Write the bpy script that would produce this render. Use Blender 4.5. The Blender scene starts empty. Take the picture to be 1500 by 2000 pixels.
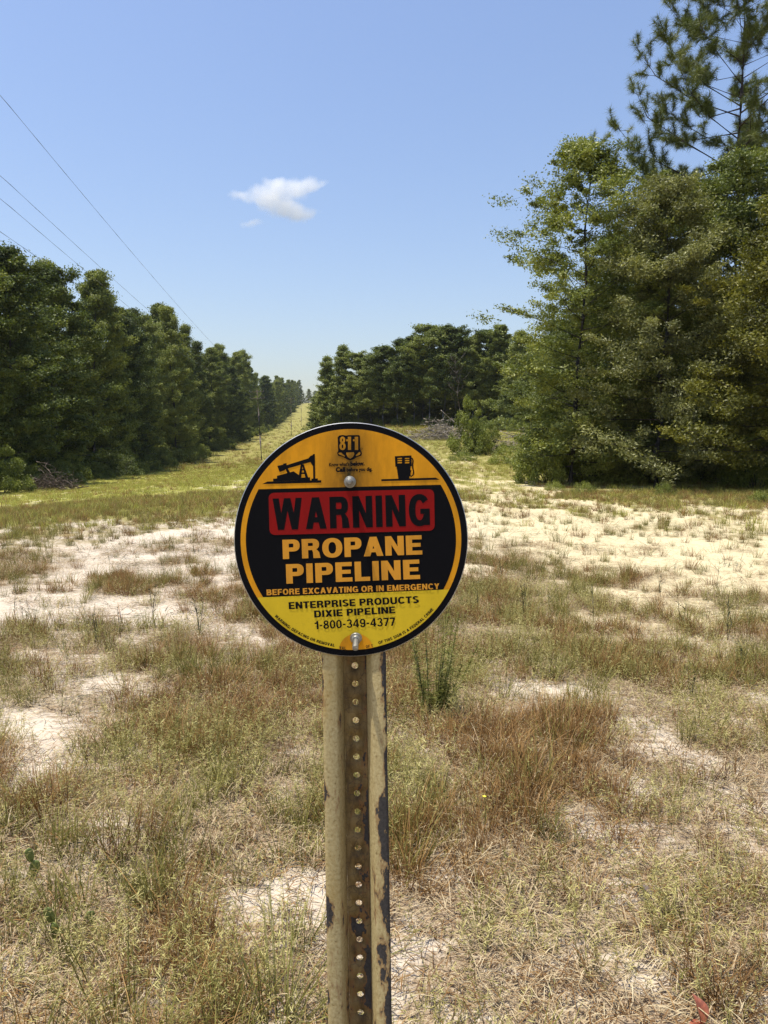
import bpy, math, random
import numpy as np
from mathutils import Vector, Matrix
from mathutils.geometry import tessellate_polygon

# ------------------------------------------------------------------ camera, sky, sun, exposure
sc = bpy.context.scene
F, CX, CY = 1450.0, 750.0, 1000.0          # focal length and centre in photo pixels (1500 x 2000)
EYE, PITCH = 1.5, math.radians(5.1)        # eye height, looking slightly down
cam_d = bpy.data.cameras.new('camera'); cam = bpy.data.objects.new('camera', cam_d)
sc.collection.objects.link(cam); sc.camera = cam
cam.location = (0, 0, EYE); cam.rotation_euler = (math.radians(90) - PITCH, 0, 0)
cam_d.sensor_fit = 'VERTICAL'; cam_d.sensor_height = 24.0; cam_d.lens = 24.0 * F / 2000.0
cam_d.clip_start = 0.05; cam_d.clip_end = 20000
cam_d.dof.use_dof = False

SUN = Vector((-0.24, -0.03, 0.97)).normalized()
world = bpy.data.worlds.new('World'); sc.world = world; world.use_nodes = True
wn = world.node_tree.nodes; wl = world.node_tree.links
bg = wn['Background']
sky = wn.new('ShaderNodeTexSky'); sky.sky_type = 'NISHITA'; sky.sun_disc = False
sky.sun_elevation = math.asin(SUN.z); sky.sun_rotation = math.atan2(SUN.x, SUN.y)
sky.altitude = 100; sky.air_density = 1.5; sky.dust_density = 1.7; sky.ozone_density = 1.2
tint = wn.new('ShaderNodeMix'); tint.data_type = 'RGBA'; tint.blend_type = 'MULTIPLY'; tint.inputs[0].default_value = 1.0
tint.inputs[7].default_value = (0.97, 0.98, 1.14, 1)
wl.new(sky.outputs[0], tint.inputs[6]); wl.new(tint.outputs[2], bg.inputs['Color']); bg.inputs['Strength'].default_value = 0.123
sun_d = bpy.data.lights.new('sun', 'SUN'); sun_d.energy = 5.0; sun_d.angle = math.radians(0.5); sun_d.color = (1.0, 0.945, 0.84)
sun = bpy.data.objects.new('sun', sun_d); sc.collection.objects.link(sun)
sun.location = (-24, -3, 97); sun.rotation_euler = (-SUN).to_track_quat('-Z', 'Y').to_euler()
vs = sc.view_settings
vs.view_transform = 'Standard'; vs.look = 'None'; vs.exposure = 0.3; vs.gamma = 1.0; vs.use_curve_mapping = False
cy = sc.cycles
cy.max_bounces = 6; cy.diffuse_bounces = 2; cy.glossy_bounces = 2; cy.transmission_bounces = 4
cy.volume_bounces = 3; cy.transparent_max_bounces = 4; cy.use_denoising = True; cy.denoising_prefilter = 'NONE'
cy.caustics_reflective = False; cy.caustics_refractive = False

rng = np.random.default_rng(7)
random.seed(7)

# ------------------------------------------------------------------ helpers
def px_of(x, y, z):
    """photo pixel of a world point"""
    c, s = math.cos(PITCH), math.sin(PITCH)
    yy = y; zz = z - EYE
    depth = yy * c - zz * s; up = yy * s + zz * c
    depth = np.where(depth < 0.05, 0.05, depth)
    return CX + F * x / depth, CY - F * up / depth

def at(u, v, d):
    """world point on the ray of pixel (u, v), d metres ahead"""
    c, s = math.cos(PITCH), math.sin(PITCH)
    a = (u - CX) / F; b = (CY - v) / F
    dy = c + b * s; dz = -s + b * c
    k = d / dy
    return Vector((a * k, d, EYE + dz * k))

def _hash(i, j, s):
    n = (i.astype(np.int64) * 374761393 + j.astype(np.int64) * 668265263 + s * 982451653) & 0x7fffffff
    n = ((n ^ (n >> 13)) * 1274126177) & 0x7fffffff
    return ((n ^ (n >> 16)) & 0xffff) / 65535.0

def vnoise(x, y, s=0):
    x = np.asarray(x, float); y = np.asarray(y, float)
    i = np.floor(x); j = np.floor(y); fx = x - i; fy = y - j
    fx = fx * fx * (3 - 2 * fx); fy = fy * fy * (3 - 2 * fy)
    a = _hash(i, j, s); b = _hash(i + 1, j, s); c = _hash(i, j + 1, s); d = _hash(i + 1, j + 1, s)
    return (a * (1 - fx) + b * fx) * (1 - fy) + (c * (1 - fx) + d * fx) * fy

def fbm(x, y, s=0, o=4):
    t = 0; amp = 0.5; n = 0
    for k in range(o):
        t = t + amp * vnoise(x * 2 ** k + 17.3 * k, y * 2 ** k - 9.1 * k, s + k); n += amp; amp *= 0.5
    return t / n

def sstep(a, b, x):
    t = np.clip((np.asarray(x, float) - a) / (b - a), 0, 1)
    return t * t * (3 - 2 * t)

def height(x, y):
    """the lie of the land: a mown corridor that dips, then climbs a far ridge; a bank to the right"""
    x = np.asarray(x, float); y = np.asarray(y, float)
    prof = np.interp(y, [-50, 0, 30, 60, 90, 118, 160, 221, 310, 450, 600, 700, 740, 900, 3000],
                     [0, 0, -.05, -.35, -.45, -.1, 1.4, 4.5, 9.3, 20, 33, 41.5, 42.5, 34, 20])
    xr = x + 1.0 + 0.0777 * y
    bank = np.interp(y, [0, 28, 45, 80, 116, 160, 240, 330], [0, 0, .5, 2.5, 4.4, 4.6, 3.0, 0]) * sstep(1.5, 11, xr)
    left = -1.25 * sstep(3, 24, -x) * (1 - sstep(70, 190, y)) * sstep(0, 20, y)
    sp = np.hypot(x, y)
    roll = (fbm(x * .35, y * .35, 40, 3) - .5) * .10 * sstep(1, 4, sp) + (fbm(x * 2.2, y * 2.2, 43, 3) - .5) * .035 * (1 - sstep(25, 60, sp))
    return prof + bank + left + roll

def hz(x, y): return float(height(np.array([x]), np.array([y]))[0])

def make_mesh(name, verts, faces, mats=(), face_attr=None, vert_attr=None, smooth=False, mat_idx=None):
    verts = np.ascontiguousarray(verts, dtype=np.float32)
    me = bpy.data.meshes.new(name)
    me.vertices.add(len(verts)); me.vertices.foreach_set('co', verts.ravel())
    if isinstance(faces, np.ndarray):
        n = faces.shape[1]; m = len(faces)
        me.loops.add(m * n); me.loops.foreach_set('vertex_index', faces.astype(np.int32).ravel())
        me.polygons.add(m)
        me.polygons.foreach_set('loop_start', np.arange(0, m * n, n, dtype=np.int32))
        me.polygons.foreach_set('loop_total', np.full(m, n, dtype=np.int32))
    else:
        tot = np.array([len(f) for f in faces], dtype=np.int32); m = len(faces)
        me.loops.add(int(tot.sum())); me.loops.foreach_set('vertex_index', np.array([i for f in faces for i in f], dtype=np.int32))
        me.polygons.add(m)
        me.polygons.foreach_set('loop_start', (np.cumsum(tot) - tot).astype(np.int32))
        me.polygons.foreach_set('loop_total', tot)
    if smooth: me.polygons.foreach_set('use_smooth', np.ones(m, dtype=bool))
    for mt in mats: me.materials.append(mt)
    if mat_idx is not None: me.polygons.foreach_set('material_index', np.asarray(mat_idx, dtype=np.int32))
    for k, a in (face_attr or {}).items():
        at_ = me.attributes.new(k, 'FLOAT', 'FACE'); at_.data.foreach_set('value', np.asarray(a, dtype=np.float32))
    for k, a in (vert_attr or {}).items():
        at_ = me.attributes.new(k, 'FLOAT', 'POINT'); at_.data.foreach_set('value', np.asarray(a, dtype=np.float32))
    me.update(calc_edges=True)
    return me

COL = sc.collection
def link(name, data=None, parent=None, loc=None, rz=None):
    o = bpy.data.objects.new(name, data); COL.objects.link(o)
    if parent is not None: o.parent = parent
    if loc is not None: o.location = loc
    if rz is not None: o.rotation_euler = (0, 0, rz)
    return o

def tag(o, label=None, cat=None, group=None, kind=None):
    if label: o['label'] = label
    if cat: o['category'] = cat
    if group: o['group'] = group
    if kind: o['kind'] = kind
    return o

class MB:
    """collects polygons for one mesh"""
    def __init__(self): self.v = []; self.f = []; self.m = []; self.n = 0
    def add(self, vs_, fs, mi=0):
        b = self.n
        self.v.extend([tuple(p) for p in vs_]); self.n += len(vs_)
        for f in fs: self.f.append([i + b for i in f]); self.m.append(mi)
    def box(self, x0, x1, y0, y1, z0, z1, mi=0):
        v = [(x, y, z) for z in (z0, z1) for y in (y0, y1) for x in (x0, x1)]
        self.add(v, [(0, 2, 3, 1), (4, 5, 7, 6), (0, 1, 5, 4), (2, 6, 7, 3), (0, 4, 6, 2), (1, 3, 7, 5)], mi)
    def tube(self, pts, rad, sides=6, mi=0, cap=True):
        v, f = tube(pts, rad, sides, cap); self.add(v, f, mi)
    def mesh(self, name, mats, smooth=False):
        return make_mesh(name, np.array(self.v), self.f, mats, smooth=smooth, mat_idx=self.m)

def tube(pts, rad, sides=6, cap=True):
    pts = [Vector(p) for p in pts]; v = []; f = []
    ref = Vector((0.31, 0.77, 0.2)).normalized()
    for i, p in enumerate(pts):
        d = (pts[min(i + 1, len(pts) - 1)] - pts[max(i - 1, 0)]).normalized()
        a = d.cross(ref)
        if a.length < 1e-3: a = d.cross(Vector((1, 0, 0)))
        a.normalize(); b = d.cross(a); ref = b
        a2 = b.cross(d)
        for k in range(sides):
            t = 2 * math.pi * k / sides
            v.append(p + (a2 * math.cos(t) + b * math.sin(t)) * rad[i])
        ref = b
    # keep the frame from twisting: rebuild with a fixed reference when the run is short
    n = len(pts)
    for i in range(n - 1):
        for k in range(sides):
            k2 = (k + 1) % sides
            f.append((i * sides + k, i * sides + k2, (i + 1) * sides + k2, (i + 1) * sides + k))
    if cap:
        f.append(tuple(range(sides - 1, -1, -1))); f.append(tuple((n - 1) * sides + k for k in range(sides)))
    return v, f

# ------------------------------------------------------------------ materials
def mat(name):
    m = bpy.data.materials.new(name); m.use_nodes = True
    nt = m.node_tree; b = nt.nodes['Principled BSDF']
    return m, nt, b

def N(nt, typ, **kw):
    n = nt.nodes.new(typ)
    for k, v in kw.items():
        if k.startswith('i_'): n.inputs[k[2:].replace('_', ' ')].default_value = v
        else: setattr(n, k, v)
    return n

def ramp(nt, fac, stops, interp='LINEAR'):
    r = nt.nodes.new('ShaderNodeValToRGB'); r.color_ramp.interpolation = interp
    el = r.color_ramp.elements
    while len(el) < len(stops): el.new(0.5)
    for e, (p, c) in zip(el, stops):
        e.position = p; e.color = (*c, 1) if len(c) == 3 else c
    nt.links.new(fac, r.inputs[0]); return r.outputs[0]

def mixc(nt, fac, a, b, mode='MIX'):
    m = nt.nodes.new('ShaderNodeMix'); m.data_type = 'RGBA'; m.blend_type = mode
    for s, val in ((m.inputs[0], fac), (m.inputs[6], a), (m.inputs[7], b)):
        if isinstance(val, (int, float)): s.default_value = val
        elif isinstance(val, tuple): s.default_value = (*val, 1)
        else: nt.links.new(val, s)
    return m.outputs[2]

def math_(nt, op, a, b=None, clamp=False):
    m = nt.nodes.new('ShaderNodeMath'); m.operation = op; m.use_clamp = clamp
    for s, val in ((m.inputs[0], a), (m.inputs[1], b)):
        if val is None: continue
        if isinstance(val, (int, float)): s.default_value = val
        else: nt.links.new(val, s)
    return m.outputs[0]

def noise(nt, vec, scale, detail=4, rough=0.55):
    n = N(nt, 'ShaderNodeTexNoise'); n.inputs['Scale'].default_value = scale
    n.inputs['Detail'].default_value = detail; n.inputs['Roughness'].default_value = rough
    if vec is not None: nt.links.new(vec, n.inputs['Vector'])
    return n.outputs['Fac']

def bump(nt, b, h, strength, dist):
    bp = N(nt, 'ShaderNodeBump'); bp.inputs['Strength'].default_value = strength; bp.inputs['Distance'].default_value = dist
    nt.links.new(h, bp.inputs['Height']); nt.links.new(bp.outputs[0], b.inputs['Normal'])

def leaf_mat(name, dark, mid, light, trans=0.24, rough=0.5, spec=0.35, hue=0.15):
    m, nt, b = mat(name)
    a = N(nt, 'ShaderNodeAttribute', attribute_name='v')
    oi = N(nt, 'ShaderNodeObjectInfo')
    geo = N(nt, 'ShaderNodeTexCoord')
    nz = noise(nt, geo.outputs['Object'], 0.55, 2)
    f = math_(nt, 'ADD', math_(nt, 'MULTIPLY', a.outputs['Fac'], 0.62), math_(nt, 'MULTIPLY', math_(nt, 'SUBTRACT', nz, 0.5), 0.9))
    f = math_(nt, 'ADD', f, math_(nt, 'MULTIPLY', oi.outputs['Random'], hue * 1.4))
    c = ramp(nt, f, [(0.05, dark), (0.45, mid), (0.85, light)])
    nt.links.new(c, b.inputs['Base Color'])
    b.inputs['Roughness'].default_value = rough; b.inputs['Specular IOR Level'].default_value = spec
    tr = N(nt, 'ShaderNodeBsdfTranslucent')
    nt.links.new(mixc(nt, 1.0, c, (1.25, 1.3, 0.6), 'MULTIPLY'), tr.inputs[0])
    mx = N(nt, 'ShaderNodeMixShader'); mx.inputs[0].default_value = trans
    nt.links.new(b.outputs[0], mx.inputs[1]); nt.links.new(tr.outputs[0], mx.inputs[2])
    out = nt.nodes['Material Output']; nt.links.new(mx.outputs[0], out.inputs[0])
    return m

def blade_mat(name, root, mid, tip, trans=0.2):
    m, nt, b = mat(name)
    t = N(nt, 'ShaderNodeAttribute', attribute_name='t')
    v = N(nt, 'ShaderNodeAttribute', attribute_name='v')
    oi = N(nt, 'ShaderNodeObjectInfo')
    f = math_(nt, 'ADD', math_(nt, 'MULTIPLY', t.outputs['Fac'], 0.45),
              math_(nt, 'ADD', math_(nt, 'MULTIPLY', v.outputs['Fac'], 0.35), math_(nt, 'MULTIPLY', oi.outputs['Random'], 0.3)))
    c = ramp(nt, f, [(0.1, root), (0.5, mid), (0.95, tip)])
    nt.links.new(c, b.inputs['Base Color']); b.inputs['Roughness'].default_value = 0.55; b.inputs['Specular IOR Level'].default_value = 0.3
    tr = N(nt, 'ShaderNodeBsdfTranslucent'); nt.links.new(c, tr.inputs[0])
    mx = N(nt, 'ShaderNodeMixShader'); mx.inputs[0].default_value = trans
    nt.links.new(b.outputs[0], mx.inputs[1]); nt.links.new(tr.outputs[0], mx.inputs[2])
    nt.links.new(mx.outputs[0], nt.nodes['Material Output'].inputs[0])
    return m

def bark_mat(name, c0, c1, scale=9):
    m, nt, b = mat(name)
    tc = N(nt, 'ShaderNodeTexCoord'); mp = N(nt, 'ShaderNodeMapping'); mp.inputs['Scale'].default_value = (1, 1, 0.25)
    nt.links.new(tc.outputs['Object'], mp.inputs[0])
    n = noise(nt, mp.outputs[0], scale, 6, 0.65)
    nt.links.new(ramp(nt, n, [(0.3, c0), (0.7, c1)]), b.inputs['Base Color']); b.inputs['Roughness'].default_value = 0.9
    bump(nt, b, n, 0.6, 0.03)
    return m

M = {}
M['leaf_edge'] = leaf_mat('leaf_edge', (.023, .036, .008), (.096, .125, .029), (.24, .26, .064), hue=.45, rough=.55, spec=.25)
M['leaf_mid'] = leaf_mat('leaf_mid', (.030, .046, .012), (.108, .138, .036), (.24, .265, .075), hue=.45, rough=.55, spec=.25)
M['leaf_oak'] = leaf_mat('leaf_oak', (.030, .045, .010), (.122, .152, .032), (.285, .30, .068), rough=.5, spec=.35, hue=.3)
M['leaf_olive'] = leaf_mat('leaf_olive', (.046, .052, .018), (.155, .16, .056), (.32, .32, .115), rough=.5, spec=.35)
M['leaf_gold'] = leaf_mat('leaf_gold', (.045, .050, .010), (.15, .15, .025), (.30, .275, .05), rough=.5, spec=.3)
M['leaf_shrub'] = leaf_mat('leaf_shrub', (.06, .08, .016), (.19, .22, .042), (.34, .35, .08), rough=.5, spec=.25)
M['needle'] = leaf_mat('needle', (.048, .066, .014), (.130, .160, .038), (.25, .26, .07), trans=.12, rough=.45)
M['bark'] = bark_mat('bark', (.030, .024, .018), (.085, .070, .055))
M['bark_pale'] = bark_mat('bark_pale', (.12, .11, .095), (.27, .25, .22))
M['bark_pine'] = bark_mat('bark_pine', (.030, .022, .017), (.095, .062, .045))
M['dead_wood'] = bark_mat('dead_wood', (.30, .25, .20), (.58, .51, .42), 14)
M['dead_wood_red'] = bark_mat('dead_wood_red', (.10, .075, .06), (.27, .21, .17), 14)
M['pole_wood'] = bark_mat('pole_wood', (.06, .048, .04), (.16, .13, .105), 3)
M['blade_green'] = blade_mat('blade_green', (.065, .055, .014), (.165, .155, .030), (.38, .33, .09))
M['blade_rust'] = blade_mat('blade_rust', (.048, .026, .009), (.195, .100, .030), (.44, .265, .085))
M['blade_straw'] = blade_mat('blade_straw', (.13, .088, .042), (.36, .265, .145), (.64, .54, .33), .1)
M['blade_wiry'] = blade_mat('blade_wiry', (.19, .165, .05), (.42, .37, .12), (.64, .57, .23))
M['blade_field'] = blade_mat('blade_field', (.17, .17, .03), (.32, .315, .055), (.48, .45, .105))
M['blade_dark'] = blade_mat('blade_dark', (.05, .05, .02), (.085, .09, .032), (.15, .14, .06))

def ground_mat():
    m, nt, b = mat('ground')
    tc = N(nt, 'ShaderNodeTexCoord'); P = tc.outputs['Object']
    cov = N(nt, 'ShaderNodeAttribute', attribute_name='cover').outputs['Fac']
    grn = N(nt, 'ShaderNodeAttribute', attribute_name='green').outputs['Fac']
    yel = N(nt, 'ShaderNodeAttribute', attribute_name='yellow').outputs['Fac']
    far = N(nt, 'ShaderNodeAttribute', attribute_name='far').outputs['Fac']
    n1 = noise(nt, P, 1.3, 6); n2 = noise(nt, P, 22, 5, .65); n3 = noise(nt, P, 110, 4, .7)
    sandA = ramp(nt, n2, [(.25, (.45, .36, .27)), (.5, (.59, .505, .39)), (.8, (.68, .60, .48))])
    sandB = ramp(nt, n2, [(.25, (.47, .37, .21)), (.5, (.61, .515, .315)), (.8, (.69, .61, .40))])
    sand = mixc(nt, yel, sandA, sandB)
    litter = ramp(nt, n3, [(.28, (.060, .038, .022)), (.42, (.21, .145, .088)), (.58, (.42, .325, .215)), (.78, (.62, .53, .38))])
    grass = ramp(nt, n3, [(.25, (.12, .105, .03)), (.5, (.25, .225, .065)), (.75, (.42, .37, .14))])
    turf = ramp(nt, n3, [(.25, (.18, .175, .035)), (.5, (.31, .30, .06)), (.75, (.42, .39, .11))])
    veg = mixc(nt, far, litter, grass)
    veg = mixc(nt, grn, veg, turf)
    f = math_(nt, 'ADD', cov, math_(nt, 'MULTIPLY', math_(nt, 'SUBTRACT', n2, .5), 1.3))
    f = math_(nt, 'ADD', f, math_(nt, 'MULTIPLY', math_(nt, 'SUBTRACT', n3, .5), .7))
    mps = N(nt, 'ShaderNodeMapping'); mps.inputs['Scale'].default_value = (1.1, 4.5, 1); nt.links.new(P, mps.inputs[0])
    n4 = noise(nt, mps.outputs[0], 3.2, 6, .68)
    f = math_(nt, 'ADD', f, math_(nt, 'MULTIPLY', math_(nt, 'SUBTRACT', n4, .5), 2.0))
    f = ramp(nt, f, [(.36, (0, 0, 0)), (.62, (1, 1, 1))])
    nt.links.new(mixc(nt, f, sand, veg), b.inputs['Base Color'])
    b.inputs['Roughness'].default_value = 0.95; b.inputs['Specular IOR Level'].default_value = 0.1
    h = math_(nt, 'ADD', n2, math_(nt, 'MULTIPLY', n3, .5))
    bump(nt, b, h, 0.7, 0.02)
    return m
M['ground'] = ground_mat()

# ------------------------------------------------------------------ ground cover masks, read off the photo
# (pixel u, v, half width, half height, amount): bare sand where amount is negative
SPOTS = [(40, 1200, 260, 62, -.95), (330, 1085, 210, 45, -.75), (400, 1035, 170, 22, -.7), (480, 1110, 130, 45, -.65), (230, 1200, 200, 40, -.5),
         (1130, 1065, 400, 78, -.88), (1000, 985, 240, 30, -.55), (1420, 1125, 240, 75, -.85), (1300, 1010, 160, 16, -.3),
         (80, 1500, 130, 60, -.75), (300, 1490, 60, 40, -.9), (50, 1430, 90, 28, -.7), (215, 1590, 40, 25, -.6), (170, 1330, 160, 30, -.5),
         (1270, 1480, 200, 60, -.6), (1080, 1560, 90, 70, -.25), (1400, 1390, 140, 40, -.35), (1180, 1350, 120, 25, -.3), (930, 1240, 90, 30, -.6),
         (1180, 1800, 120, 90, -.3), (1330, 1900, 120, 80, -.4), (830, 1810, 60, 60, -.3), (290, 1950, 60, 40, -.3), (1000, 1960, 100, 60, -.4),
         (420, 1290, 200, 45, .4), (180, 1240, 120, 25, .1), (980, 1170, 90, 26, .9), (1180, 1290, 90, 35, .8), (850, 1340, 90, 50, .8),
         (1120, 1420, 80, 40, .6), (330, 1600, 220, 100, .5), (1080, 1700, 180, 110, .2), (1420, 1800, 120, 130, .5), (200, 980, 500, 30, .6),
         (1350, 965, 250, 20, .5)]
def cover_green(x, y):
    u, v = px_of(x, y, np.zeros_like(x))
    base = 0.59 + 0.09 * (1 - sstep(3.6, 6.5, y)); bare = 1 + 0.0 * x
    for (a, b_, ru, rv, am) in SPOTS:
        q = ((u - a) / ru) ** 2 + ((v - b_) / rv) ** 2
        gq = np.exp(-q * 1.1)
        if am < 0: bare = bare * (1 + am * gq)
        else: base = base + am * gq
    base = base - .62 * (1 - bare)
    n = fbm(x * 1.1, y * 1.1, 3, 4) - .5
    n2 = fbm(x * 4.5, y * 4.5, 9, 3) - .5
    ang = x * .45 + y * .0
    streak = fbm((x + y * .08) * 1.4, y * .22, 13, 3) - .5
    n3 = fbm(x * 11, y * 7, 15, 2) - .5
    c = base + n * 1.1 + n2 * 1.1 + n3 * .7 + streak * .8 * sstep(8, 20, y)
    d = np.hypot(x, y)
    c = c + .25 * sstep(24, 40, d) + .5 * sstep(60, 110, d) - .12 * (y < 0)
    g = sstep(13, 24, y) * sstep(1.0, 7, -(x + .02 * y)) * (1 - sstep(70, 110, y)) * .95
    g = np.clip(g + (fbm(x * .8, y * .8, 21, 3) - .5) * .7 * g, 0, 1)
    return np.clip(c, 0, 1), g

def yellow_side(x, y):
    return np.clip(sstep(-1.0, 3.0, x) * sstep(3.5, 7, y) + sstep(20, 40, np.hypot(x, y)) * .5, 0, 1)

def build_ground():
    fov = np.radians(np.arange(-36, 36.01, 0.3)); rest = np.radians(np.arange(39, 324, 3.0))
    th = np.concatenate([fov, rest]); nt_ = len(th)
    r = 0.5 * 1.028 ** np.arange(0, 320); r = r[r < 3200]; nr = len(r)
    X = np.sin(th)[None, :] * r[:, None]; Y = np.cos(th)[None, :] * r[:, None]
    X = X.ravel(); Y = Y.ravel(); Z = height(X, Y)
    V = np.stack([X, Y, Z], 1)
    i = np.arange(nr - 1)[:, None]; j = np.arange(nt_)[None, :]; j2 = (j + 1) % nt_
    q = np.stack([i * nt_ + j, (i + 1) * nt_ + j, (i + 1) * nt_ + j2, i * nt_ + j2], 2).reshape(-1, 4)[:, ::-1]
    c, g = cover_green(X, Y)
    far = sstep(7, 22, np.hypot(X, Y))
    faces = q
    c0, g0 = c, g
    V = np.vstack([V, [[0, 0, hz(0, 0)]]]); ci = len(V) - 1
    fl = [tuple(f) for f in faces.tolist()] + [(k, ci, (k + 1) % nt_)[::-1] for k in range(nt_)]
    ap = lambda a, v_: np.append(a, v_)
    me = make_mesh('ground', V, fl, [M['ground']],
                   vert_attr={'cover': ap(c0, .6), 'green': ap(g0, 0), 'yellow': ap(yellow_side(X, Y), 0), 'far': ap(far, 0)}, smooth=True)
    o = link('ground', me); tag(o, 'sandy ground of the pipeline clearing with worn bare patches', kind='structure')
build_ground()

# ------------------------------------------------------------------ foliage builders
def leaf_quads(c, L, W, r, up=0.5, outward=None):
    n = len(c)
    a = r.normal(size=(n, 3)); a[:, 2] = a[:, 2] * .7 - .15; a /= np.linalg.norm(a, axis=1)[:, None]
    nn = r.normal(size=(n, 3)) * .9 + np.array([0, 0, up * 1.6])
    if outward is not None: nn += outward * .6
    nn -= (nn * a).sum(1)[:, None] * a; nn /= np.linalg.norm(nn, axis=1)[:, None] + 1e-9
    b = np.cross(nn, a)
    s = r.uniform(.65, 1.25, n)[:, None]
    l = a * (L / 2) * s; w = b * (W / 2) * s
    fold = nn * (W * .18) * s
    V = np.stack([c - l, c + w + fold, c + l, c - w + fold], 1).reshape(-1, 3)
    Fq = np.arange(n * 4).reshape(-1, 4)
    return V, Fq

ENV = {'oval': ([0, .15, .4, .7, .9, 1], [.8, .95, 1, .8, .45, .12]),
       'cone': ([0, .1, .3, .6, .85, 1], [.9, 1, .9, .62, .32, .06]),
       'round': ([0, .2, .5, .8, .95, 1], [.5, .85, 1, .85, .5, .2]),
       'broad': ([0, .1, .3, .6, .85, 1], [.55, .75, .95, 1, .62, .15]),
       'skirt': ([0, .12, .35, .65, .88, 1], [1.2, 1.1, .98, .78, .42, .1])}

def gen_tree(seed, H, R, cb, shape, n_limb, per_limb, per_clump, L, W, rc, tr_r, leafm, barkm, flat=.55, rise=.5, name='tree', lean=0):
    r = np.random.default_rng(seed)
    T = MB()
    nseg = 8
    wob = r.normal(0, H * .008, (nseg + 1, 2)).cumsum(0)
    def tp(t):
        k = np.clip(t, 0, 1) * nseg; i = int(min(k, nseg - 1)); f = k - i
        w = wob[i] * (1 - f) + wob[i + 1] * f
        return np.array([w[0] + lean * t * H, w[1], t * H * .97 - .3 * (t <= 0)])
    T.tube([tp(t) for t in np.linspace(0, 1, nseg + 1)], [tr_r * (1.25 if t == 0 else 1) * (1 - .88 * t) for t in np.linspace(0, 1, nseg + 1)], 8)
    cl = []
    for k in range(n_limb):
        tt = (k + r.uniform(0, 1)) / n_limb
        t = cb + (1 - cb) * tt
        az = k * 2.39996 + r.normal(0, .35)
        e = np.interp(tt, *ENV[shape]) * R * r.uniform(.6, 1.08)
        p0 = tp(max(t - .03 - .07 * (1 - tt), .03))
        up = (rise * (0.25 + tt)) * e * r.uniform(.6, 1.3)
        if tt < .18: up *= .25
        end = p0 + np.array([math.cos(az) * e, math.sin(az) * e, up])
        mid = (p0 + end) / 2 + np.array([0, 0, -.06 * e if tt < .5 else .1 * e]) + r.normal(0, .05 * e, 3)
        rad0 = max(tr_r * .32 * (1 - .7 * t), .02)
        T.tube([p0, mid, end], [rad0, rad0 * .7, rad0 * .35], 5, cap=False)
        for q in range(per_limb):
            s = r.uniform(.3, 1.05) ** .75
            p = (1 - s) ** 2 * p0 + 2 * s * (1 - s) * mid + s * s * end
            p = p + r.normal(0, .13 * e + .1, 3) * np.array([1, 1, .7])
            p[2] = max(p[2], .3)
            cl.append(p)
            if q % 3 == 0:
                T.tube([(1 - s) * p0 * 0 + mid * (1 - s) + end * s if s > .5 else mid, p], [rad0 * .22, rad0 * .08], 3, cap=False)
    cl += [tp(f) + r.normal(0, .12 * rc, 3) for f in (.9, .925, .95, .975)]; cl = np.array(cl)
    C = np.repeat(cl, per_clump, 0)
    sz = np.repeat(r.uniform(.42, 1.45, len(cl)) , per_clump)[:, None]
    off = r.normal(size=C.shape); off /= np.linalg.norm(off, axis=1)[:, None]; off *= (r.uniform(0, 1, len(C)) ** .6)[:, None] * r.uniform(.75, 1.2, len(C))[:, None]
    P = C + off * np.array([rc, rc, rc * flat]) * sz
    hd = C[:, :2] / (np.linalg.norm(C[:, :2], axis=1)[:, None] + .3)
    st = r.normal(size=len(C)) * .45 * rc * sz[:, 0]
    P[:, :2] += hd * st[:, None]; P[:, 2] += st * .35
    P[:, 2] = np.maximum(P[:, 2], .05)
    axis = np.stack([np.zeros(len(P)), np.zeros(len(P)), P[:, 2] * .9 + .1 * H * .5], 1)
    ow = P - axis; ow /= np.linalg.norm(ow, axis=1)[:, None] + 1e-6
    V, Fq = leaf_quads(P, L, W, r, outward=ow)
    v = np.clip(np.repeat(r.uniform(0, 1, len(cl)), per_clump) * .45 + r.uniform(0, 1, len(P)) * .6, 0, 1)
    return T.mesh(name + '_trunk', [barkm], smooth=True), make_mesh(name + '_crown', V, Fq, [leafm], face_attr={'v': v})

def gen_shrub(seed, H, R, n_clump, per, L, W, rc, leafm, name='shrub'):
    r = np.random.default_rng(seed); T = MB(); cl = []
    for k in range(n_clump):
        az = r.uniform(0, 2 * math.pi); rr = R * math.sqrt(r.uniform(0, 1)); 
        zz = H * (1 - .75 * (rr / R) ** 2) * r.uniform(.12, 1.0) ** .7
        p = np.array([math.cos(az) * rr, math.sin(az) * rr, max(zz - rc * .4, .1)]); cl.append(p)
        if k % 4 == 0:
            b0 = np.array([p[0] * .15, p[1] * .15, -.05]); T.tube([b0, (b0 + p) / 2 + r.normal(0, .06, 3), p], [.022, .015, .006], 4, cap=False)
    cl = np.array(cl); C = np.repeat(cl, per, 0)
    off = r.normal(size=C.shape); off /= np.linalg.norm(off, axis=1)[:, None]; off *= (r.uniform(0, 1, len(C)) ** .5)[:, None]
    P = C + off * rc * np.array([1, 1, .75]); P[:, 2] = np.maximum(P[:, 2], .03)
    ow = P / (np.linalg.norm(P, axis=1)[:, None] + 1e-6)
    V, Fq = leaf_quads(P, L, W, r, outward=ow)
    v = np.clip(np.repeat(r.uniform(0, 1, len(cl)), per) * .45 + r.uniform(0, 1, len(P)) * .6, 0, 1)
    return T.mesh(name + '_stem', [M['bark']], True), make_mesh(name + '_foliage', V, Fq, [leafm], face_attr={'v': v})

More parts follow.
